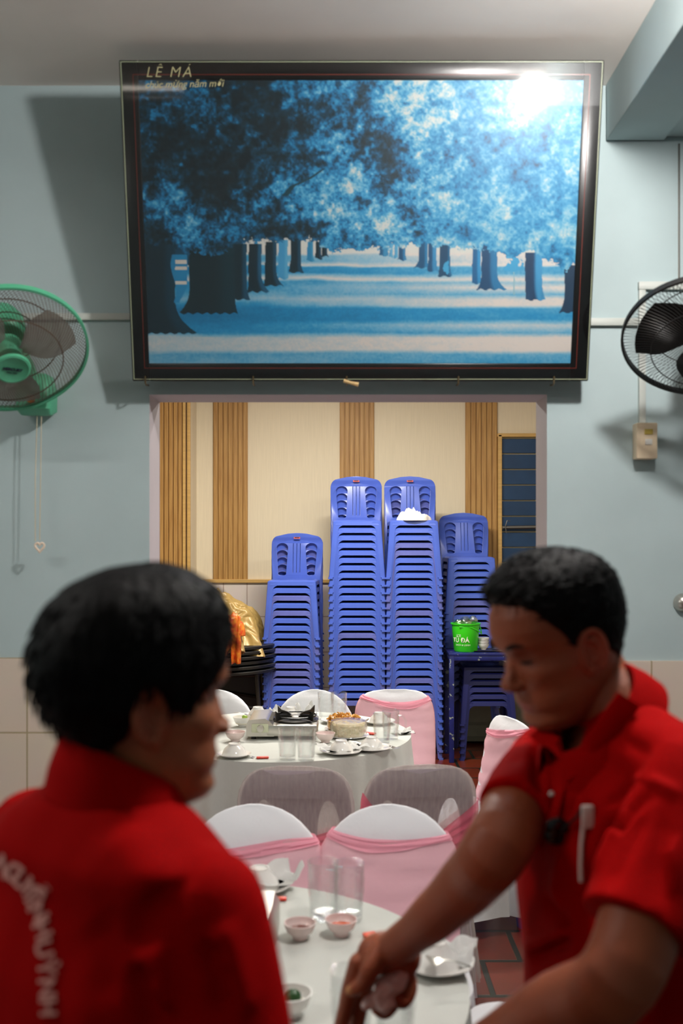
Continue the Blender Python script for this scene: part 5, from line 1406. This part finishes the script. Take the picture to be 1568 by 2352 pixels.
def collar(bm, c, up, fw, r0, hb, hf, flare, tk=.003, gap=0.0, n=72, fold=.035, fold_f=None, el=1.0):
    """folded polo collar: stand rises hb at the nape and hf at the front, then folds over"""
    side = fw.cross(up).normalized(); rings_ = [[] for _ in range(8)]
    for i in range(n+1):
        a = gap+(2*PI-2*gap)*i/n      # a=0 at the throat
        d = fw*math.cos(a)*(el if math.cos(a) > 0 else 1)+side*math.sin(a); k = (1-math.cos(a))/2; h = hf*(1-k)+hb*k
        fo = fold if fold_f is None else fold*k+fold_f*(1-k)
        base = c+d*r0-up*.02; top = c+d*(r0*.93)+up*h; out = c+d*(r0*.93+.010)+up*(h-.004); low = c+d*(r0+flare)+up*(h-fo)
        prof = [base, (base+top)/2+d*.001, top, top+d*.004+up*.002, out, (out+low)/2+d*.002, low, low-d*tk*1.5]
        for q, p in zip(rings_, prof): q.append(p)
    loft(bm, rings_, False, False, closed=False)
    bmesh.ops.recalc_face_normals(bm, faces=bm.faces)
    bmesh.ops.solidify(bm, geom=bm.faces[:], thickness=tk)
b = bmesh.new()
upc = Vector((math.cos(math.radians(20))*.10, .08, 1)).normalized(); fc = Vector((math.cos(math.radians(28)), math.sin(math.radians(28)), 0)); fc = (fc-upc*fc.dot(upc)).normalized()
collar(b, N+Vector((.006, -.004, .028)), upc, fc, .064, .058, .012, .016, gap=.25, fold=.062)
build('collar', rel(b, pl), M_RSH, sh)
# lettering on the back: an arc of characters laid on the cloth
b = bmesh.new()
L_ = [('N', 12, 1990, 60), ('G', 36, 2003, 56), ('U', 54, 2020, 52), ('Y', 71, 2040, 50), ('Ễ', 82, 2064, 44), ('N', 92, 2094, 36), ('H', 101, 2134, 25), ('U', 105, 2178, 16), ('Ỳ', 110, 2222, 10), ('N', 112, 2268, 6), ('H', 114, 2312, 3)]
L_ = [('N', -30, 1972, 48)]+L_[0:0]+L_ if False else L_
camp = Vector((0, 0, CAMH))
for ch, px_, py_, rot in L_:
    rr = -math.radians(90-rot*.9)
    sz = 50.0
    def f(x, y, w_, px_=px_, py_=py_, rr=rr):
        X_ = (x*math.cos(rr)-(y-.35)*math.sin(rr)); Y_ = (x*math.sin(rr)+(y-.35)*math.cos(rr))
        tgt = P(px_+X_*sz, py_-Y_*sz*1.15, 1.0); d = (tgt-camp).normalized()
        hit, n_, i_, ds = sh_tree.ray_cast(camp, d)
        if hit is None: return tgt
        return hit+n_*(.0022+w_*.001)-pl.location
    text2(ch, 1.05, f, b, .6, offset=.03)
build('lettering', b, mat('faded_white_print', (216, 150, 140), .7), sh, smooth=False)
def trousers(o, hip, lat, fwd, top=.06):
    b = bmesh.new()
    loft(b, torso_rings([(hip+Vector((0, 0, top)), .160, .112, 2.3), (hip, .172, .122, 2.3), (hip-Vector((0, 0, .10)), .175, .12, 2.4)], lat, fwd))
    for s in (1, -1):
        q = hip+lat*.09*s; limb(b, [q, q-Vector((0, 0, .40)), Vector((q.x, q.y, .13))], [.096, .078, .066], 22)
    me = remeshed(b, .008, 4); folds(me, lambda p, n_: .006*noise.noise(Vector((p.x*12, p.y*12, p.z*7))))
    build_me('trousers', rel_me(me, o), M_TROU, o)
    for s in (1, -1):
        a0 = hip+lat*.10*s; b = bmesh.new(); rs = []
        for t_, wd, h in ((-.09, .028, .05), (-.075, .038, .07), (0, .042, .078), (.07, .046, .06), (.14, .042, .045), (.175, .026, .03)):
            c = Vector((a0.x, a0.y, 0))+fwd*t_
            rs.append([c+lat*(wd*math.cos(a))+Vector((0, 0, h*.5+h*.5*math.sin(a))) for a in [2*PI*i/20 for i in range(20)]])
        loft(b, rs)
        build('shoe', rel(b, o), M_SHOE, o)
trousers(pl, hip, lat, fwd)

# ===== right person: head bowed, right hand reaching to the glasses
ph = math.radians(180+20)
HR = Matrix.Translation((.312, 1.44, 1.507)) @ Matrix.Rotation(ph, 4, 'Z') @ Matrix.Rotation(math.radians(19), 4, 'Y') 
fwd = Vector((-.94, -.34, 0)).normalized(); lat = Vector((-fwd.y, fwd.x, 0))    # lat points to the person's LEFT (toward the camera)
if lat.y > 0: lat = -lat
N = Vector((.400, 1.425, 1.365))
pr_ = thing('person', 'person in a red polo shirt bowing over the table at the right', 'person', (.50, 1.44, 0))
lean = Vector((.02, .0, 0))
b = bmesh.new(); add_head(b, HR, 1.1)
limb(b, [HR @ Vector((-.03, 0, -.02)), HR @ Vector((-.035, 0, -.08)), N+Vector((.01, 0, .02)), N+Vector((.02, 0, -.06))], [.054, .056, .060, .066], 28)
loft(b, torso_rings(stations(N, lat, fwd, .90, lean), lat, fwd))
LSh = Vector((.435, 1.255, 1.338)); LEl = Vector((.315, 1.135, 1.150)); LWr = Vector((.195, 1.32, .985))
RSh = Vector((.315, 1.545, 1.305)); REl = P(1142, 1945, 1.345); RM1 = P(1085, 2018, 1.39); RM2 = P(1010, 2092, 1.44); RWr = P(942, 2150, 1.49)
limb(b, [LSh, LSh*.5+LEl*.5, LEl, LEl*.6+LWr*.4, LWr], [.052, .049, .046, .042, .028], 26)
limb(b, [RSh, RSh*.45+REl*.55+Vector((.0, .01, 0)), REl, RM1, RM2, RWr, P(898, 2182, 1.52)], [.052, .048, .0455, .0425, .036, .0290, .027], 26)
# right hand: palm, index reaching down to the rim, other fingers curled on a tissue
hd = lambda px_, py_, D: P(px_, py_, D)
hand(b, RWr, None, [hd(826, 2216, 1.535), hd(852, 2226, 1.55), hd(892, 2226, 1.56), hd(922, 2218, 1.565)],
     [([hd(824, 2212, 1.535), hd(804, 2272, 1.545), hd(792, 2325, 1.55), hd(776, 2378, 1.555)], [.0160, .0140, .0128, .0105]),
      ([hd(850, 2222, 1.55), hd(832, 2284, 1.565), hd(822, 2338, 1.57), hd(810, 2392, 1.575)], [.0155, .0140, .0128, .0105]),
      ([hd(905, 2232, 1.55), hd(908, 2285, 1.545), hd(886, 2322, 1.53), hd(866, 2316, 1.52)], [.0145, .0135, .0125, .0105]),
      ([hd(930, 2222, 1.55), hd(940, 2268, 1.54), hd(926, 2300, 1.53), hd(904, 2292, 1.52)], [.0140, .0130, .0120, .010])],
     ([hd(880, 2182, 1.515), hd(852, 2226, 1.505), hd(832, 2262, 1.51), hd(806, 2276, 1.515)], [.018, .0155, .0125, .009]))
ball(b, hd(884, 2190, 1.54), .044, 20, .028, .034); ball(b, hd(926, 2198, 1.545), .028, 16, .026, .034); ball(b, hd(848, 2212, 1.54), .026, 16, .02, .022)
# left hand, resting near the table edge
d = (LWr-LEl).normalized(); sd = d.cross(Vector((0, 0, 1))).normalized()
kn = [LWr+d*.085+sd*(q*.021) for q in (-1.5, -.5, .5, 1.5)]
fg = [([k_, k_+d*.030*f_-Vector((0, 0, .010)), k_+d*.045*f_-Vector((0, 0, .032)), k_+d*.04*f_-Vector((0, 0, .052))], [.0105, .0095, .0085, .007]) for k_, f_ in zip(kn, (.85, 1.0, 1.05, .92))]
hand(b, LWr, None, kn, fg, ([LWr+d*.02+sd*.02, LWr+d*.045+sd*.042, LWr+d*.075+sd*.045-Vector((0, 0, .01)), LWr+d*.098+sd*.038-Vector((0, 0, .02))], [.014, .013, .0105, .008]))
hip = N+Vector((0, 0, -.52))+lean*.52
for s in (1, -1):
    limb(b, [hip+lat*.085*s, hip+lat*.10*s+Vector((0, 0, -.38))+fwd*.01, hip+lat*.10*s+Vector((0, 0, -.76))], [.085, .055, .038], 18)
    a0 = hip+lat*.10*s; a0.z = .045; limb(b, [a0-fwd*.04, a0+fwd*.06, a0+fwd*.15], [.032, .032, .022], 14)
me = remeshed(b, .0026, 2)
def H(x, y, z): return HR @ Vector((x, y, z))
colour_skin(me, (146, 78, 50), [(H(.088, .0, -.073), (.014, .022, .0065), (150, 62, 54), .8), (H(.085, .031, -.004), (.015, .014, .0015), (24, 14, 12), .9), (H(.085, .031, .004), (.015, .016, .008), (112, 56, 40), .5),
    (H(-.01, .082, -.013), (.03, .02, .035), (176, 78, 60), .5), (H(.097, .013, -.044), (.006, .003, .003), (50, 20, 16), .8), (hd(803, 2274, 1.515), (.008, .008, .006), (206, 160, 100), .8)])
build_me('body', rel_me(me, pr_), M_SKIN, pr_)
for s in (1, -1):      # eyebrows and lashes
    b = bmesh.new(); pts = []
    for k in range(9):
        t = k/8; y = s*(.014+.036*t); z = .020+.007*math.sin(PI*t*.8)-.003*t
        ang = math.atan2(y, .09); p = head_pt(ang, z); p = head_pt(math.atan2(y*1.22, .093), z); pts.append(HR @ (p+Vector((.0008, 0, 0))))
    tube(b, pts, [.0016, .0026, .0032, .0034, .0032, .003, .0026, .002, .001], 8)
    build('eyebrow', rel(b, pr_), M_HAIR, pr_)
    b = bmesh.new(); pts = []
    for k in range(7):
        t = k/6; y = s*(.019+.026*t); z = -.0035-.002*math.sin(PI*t)
        p = head_pt(math.atan2(y*1.22, .093), z); pts.append(HR @ (p+Vector((.0015, 0, 0))))
    tube(b, pts, [.0006, .0013, .0016, .0016, .0014, .001, .0005], 6)
    build('eyelashes', rel(b, pr_), M_HAIR, pr_)
def hf_right(t, z, el):
    a = abs(math.degrees(t))
    zl = interp(a, [0, 30, 45, 56, 64, 72, 82, 98, 112, 140, 180], [.082, .078, .066, .042, .026, -.002, .016, .012, -.022, -.050, -.056])
    side = interp(a, [0, 40, 60, 90, 120, 180], [.014, .010, .006, .006, .008, .009])
    crown = interp(a, [0, 60, 90, 140, 180], [.026, .020, .017, .016, .015])
    k = max(0, min(1, (z-.04)/.05)); h = side*(1-k)+crown*k
    k2 = max(0, min(1, (math.degrees(el)-62)/28)); h = h*(1-k2)+.018*k2
    w_ = max(0, min(1, (z-zl)/.014+.5)); h *= w_*w_*(3-2*w_)
    h *= interp(z, [-.07, -.03, .02, .05], [.3, .5, .8, 1])
    return h-.006*(1-w_)
build('hair', rel(hair_mesh(HR, hf_right, -.80, 4.1, .003, 1000, lambda t, z: Vector((.9, .2, .35))), pr_), M_HAIR, pr_)
# shirt
b = bmesh.new()
st = stations(N, lat, fwd, 1.0, lean); st = [(c, a+.008, d+.012, e) for c, a, d, e in st][1:]
loft(b, torso_rings(st, lat, fwd))
sl = LSh*.24+LEl*.76
limb(b, [LSh+Vector((0, 0, .005)), LSh*.5+LEl*.5, sl], [.062, .066, .069], 28, cut=True)
srr = RSh*.30+REl*.70
limb(b, [RSh, RSh*.6+srr*.4, srr+Vector((.0, .0, .006))], [.058, .058, .056], 28, cut=True)
limb(b, [N+lat*.02+Vector((.0, 0, .0)), LSh+Vector((0, 0, .012))], [.066, .054], 20)
limb(b, [N-lat*.02, RSh+Vector((0, 0, .012))], [.066, .050], 20)
me = remeshed(b, .0055, 5)
fr = N+fwd*.10
def fl(p, n_):
    f = .004*noise.noise(Vector((p.x*8, p.y*8, p.z*6)))+.002*noise.noise(Vector((p.x*24, p.y*24, p.z*10)))
    f += ridge(p, LSh+Vector((-.06, .0, .02)), LSh+Vector((-.14, .06, -.22)), .014, -.014)+ridge(p, LSh+Vector((-.03, -.02, .0)), LSh+Vector((-.10, .03, -.14)), .012, .010)
    f += ridge(p, LSh+Vector((-.05, -.03, -.03)), LSh+Vector((-.13, -.08, -.13)), .012, .008)+ridge(p, LSh+Vector((.0, -.05, -.02)), LSh+Vector((-.07, -.11, -.15)), .012, -.008)
    f += ridge(p, P(1290, 1720, 1.3), P(1330, 1900, 1.25), .012, .010)+ridge(p, P(1240, 1760, 1.35), P(1260, 2000, 1.33), .013, .008)+ridge(p, P(1330, 2050, 1.25), P(1230, 2190, 1.33), .013, -.010)
    return f
folds(me, fl)
creases(me, [([(1232, 1700), (1236, 1800), (1242, 1940)], .009, -.010), ([(1256, 1720), (1258, 1830), (1262, 1960)], .009, .007), ([(1508, 1800), (1440, 1820), (1378, 1860)], .009, -.008), ([(1500, 1815), (1420, 1900), (1340, 2000)], .010, -.009),
    ([(1480, 1860), (1440, 1950), (1390, 2050)], .012, -.007), ([(1520, 1850), (1510, 1980), (1505, 2120)], .014, -.007), ([(1530, 1900), (1545, 2050)], .012, .006), ([(1460, 1840), (1400, 1930), (1360, 2020)], .010, .008),
    ([(1420, 1792), (1507, 1797), (1566, 1830)], .007, .006), ([(1246, 2062), (1285, 2100), (1309, 2135)], .010, -.010), ([(1315, 2130), (1260, 2160), (1206, 2180)], .011, .010), ([(1310, 2150), (1260, 2185), (1215, 2215)], .010, -.010),
    ([(1290, 1960), (1275, 2040), (1300, 2100)], .012, .008), ([(1395, 1640), (1430, 1700), (1500, 1740)], .014, -.006), ([(1350, 1790), (1310, 1850), (1290, 1900)], .008, -.009), ([(1365, 1800), (1335, 1860), (1315, 1930)], .008, .007),
    ([(1150, 1720), (1130, 1800), (1120, 1850)], .009, -.005), ([(1185, 1740), (1180, 1830), (1175, 1890)], .008, -.006)])
# open neck: the cloth is cut away in a V between the collar points
VP = [(1284, 1655), (1345, 1668), (1330, 1725), (1304, 1786), (1294, 1745)]
def inside(x_, y_, poly):
    c = False; j = len(poly)-1
    for i_ in range(len(poly)):
        xi, yi = poly[i_]; xj, yj = poly[j]
        if (yi > y_) != (yj > y_) and x_ < (xj-xi)*(y_-yi)/(yj-yi)+xi: c = not c
        j = i_
    return c
bmt = bmesh.new(); bmt.from_mesh(me); bmt.faces.ensure_lookup_table(); kill = []
for f in bmt.faces:
    c = f.calc_center_median()
    if c.y < .4 or f.normal.y > .2: continue
    if inside(784+c.x/c.y*FPX, HOR-(c.z-CAMH)/c.y*FPX, VP): kill.append(f)
bmesh.ops.delete(bmt, geom=kill, context='FACES'); bmt.to_mesh(me); bmt.free()
shr = build_me('shirt', rel_me(me, pr_), M_RSH, pr_)
tr = BVHTree.FromPolygons([v.co.copy()+pr_.location for v in shr.data.vertices], [list(p.vertices) for p in shr.data.polygons])
def onshirt(px_, py_, lift=.002):
    d = (P(px_, py_, 1.0)-camp).normalized(); hit, n_, i_, ds = tr.ray_cast(camp, d)
    if hit is None: return P(px_, py_, 1.3)
    return hit+n_*lift
# sleeve hems
b = bmesh.new()
for c, d_, r in ((sl, (LEl-LSh).normalized(), .067), (srr, (REl-RSh).normalized(), .056)):
    u, v = frame_at(d_); rs = []
    for t_, q in ((-.012, 0), (-.012, .0025), (.016, .003), (.016, -.004), (-.012, 0)):
        rs.append([c+d_*(t_+r*.55)+(u*math.cos(a)+v*math.sin(a))*(r*.92+q) for a in [2*PI*i/40 for i in range(40)]])
build_hem = None
b.free()
b = bmesh.new()
upc = (fwd*.55+Vector((0, 0, .83))).normalized(); fc = (fwd-upc*fwd.dot(upc)).normalized()
CC = Vector((.372, 1.425, 1.392))
collar(b, CC, upc, fc, .074, .048, .012, .026, gap=.36, fold=.046, fold_f=.05, el=1.3)
build('collar', rel(b, pr_), M_RSH, shr)
# open placket: two overlapping strips and the dark opening between them
b = bmesh.new()
def strip(bm, pts, wd, lift=.004, tk=.003):
    rs = []
    for k, (x_, y_) in enumerate(pts):
        c = onshirt(x_, y_, lift); l_ = onshirt(x_-wd, y_+wd*.3, lift); r_ = onshirt(x_+wd, y_-wd*.3, lift)
        n_ = (r_-l_).cross(Vector((0, 0, 1))).normalized()
        if n_.y > 0: n_ = -n_
        rs.append([l_, c+n_*.001, r_, r_+n_*tk, c+n_*(tk+.001), l_+n_*tk])
    loft(bm, rs)
strip(b, [(1300, 1782), (1290, 1815), (1280, 1850), (1272, 1880)], 13, .003)
build('placket', rel(b, pr_), M_RSH, shr)
def lapel(bm, inner, outer, D0, D1, tk=.003):
    rs = []
    for (i_, o_) in zip(inner, outer):
        t_ = len(rs)/(len(inner)-1); D_ = D0*(1-t_)+D1*t_
        a_ = P(i_[0], i_[1], D_); c_ = P(o_[0], o_[1], D_-.004); m_ = (a_+c_)/2+Vector((0, -.006, 0))
        rs.append([a_, m_, c_, c_+Vector((0, tk, 0)), m_+Vector((0, tk, 0)), a_+Vector((0, tk, 0))])
    loft(bm, rs)
DE = onshirt(1302, 1800).y-.008; print('DE', DE, onshirt(1400, 1660).y, onshirt(1350, 1740).y, onshirt(1250, 1720).y)
b = bmesh.new(); lapel(b, [(1420, 1590), (1385, 1640), (1345, 1695), (1322, 1738), (1298, 1782)], [(1470, 1622), (1428, 1690), (1388, 1740), (1346, 1778), (1304, 1800)], DE-.03, DE)
build('lapel', rel(b, pr_), M_RSH, shr)
b = bmesh.new(); lapel(b, [(1240, 1668), (1262, 1680), (1285, 1695), (1296, 1735)], [(1215, 1690), (1240, 1712), (1258, 1716), (1288, 1745)], DE+.07, DE+.01)
build('lapel', rel(b, pr_), M_RSH, shr)
b = bmesh.new(); p = onshirt(1277, 1826, .009); ball(b, p, .004, 10); build('button', rel(b, pr_), M_WHITE, shr)
# yellow undershirt edge at the nape
b = bmesh.new(); sdc = fc.cross(upc); tube(b, [CC+upc*.012+fc*(.066*math.cos(a)-.004)+sdc*(.062*math.sin(a)) for a in [PI+(i/30-.5)*3.6 for i in range(31)]], .008, 8)
build('undershirt', rel(b, pr_), mat('yellow_cotton', (206, 150, 24), .8), pr_)
t = thing('sunglasses', 'dark folded glasses hooked on the right person\'s open shirt front', 'glasses', (0, 0, 0))
t.location = onshirt(1292, 1925, .01)
b = bmesh.new()
for k in (0, 1):
    q = onshirt(1292+k*12, 1922-k*14, .010+.006*k)-t.location; ball(b, q, .017, 18, .004, .013)
build('lens', b, mat('dark_lens', (10, 8, 10), .12), t)
b = bmesh.new(); tube(b, [onshirt(1305, 1910, .010)-t.location, onshirt(1330, 1872, .012)-t.location, onshirt(1345, 1850, .010)-t.location], .0022, 6); build('temple', b, M_IRON, t)
t = thing('lanyard', 'white cord and clip hanging on the right person\'s red shirt', 'cord', onshirt(1352, 1870, .003))
b = bmesh.new(); tube(b, [onshirt(x_, y_, .005)-t.location for x_, y_ in ((1352, 1862), (1345, 1900), (1341, 1940), (1338, 1985), (1338, 2022))], .0028, 8); build('cord', b, M_WHITE, t)
b = bmesh.new(); q = onshirt(1356, 1876, .006)-t.location; box(b, q, (.016, .006, .030), bev=.002, rz=0); build('clip', b, M_WHITE, t)
trousers(pr_, hip, lat, fwd)
# tissue held in the curled fingers
b = bmesh.new()
limb(b, [hd(915, 2240, 1.525), hd(893, 2268, 1.512), hd(868, 2292, 1.515), hd(845, 2298, 1.515)], [.014, .016, .013, .008], 20)
limb(b, [hd(890, 2262, 1.515), hd(884, 2296, 1.512), hd(880, 2312, 1.515)], [.012, .015, .011], 18)
for v in b.verts: v.co += Vector((noise.noise(v.co*60), noise.noise(v.co*60+Vector((3, 3, 3))), noise.noise(v.co*60+Vector((7, 1, 5)))))*.010
me = remeshed(b, .002, 1)
tag(build_me('tissue', me, mat('white_tissue', (222, 206, 200), .9)), 'crumpled white tissue held in the reaching hand\'s curled fingers', 'tissue')
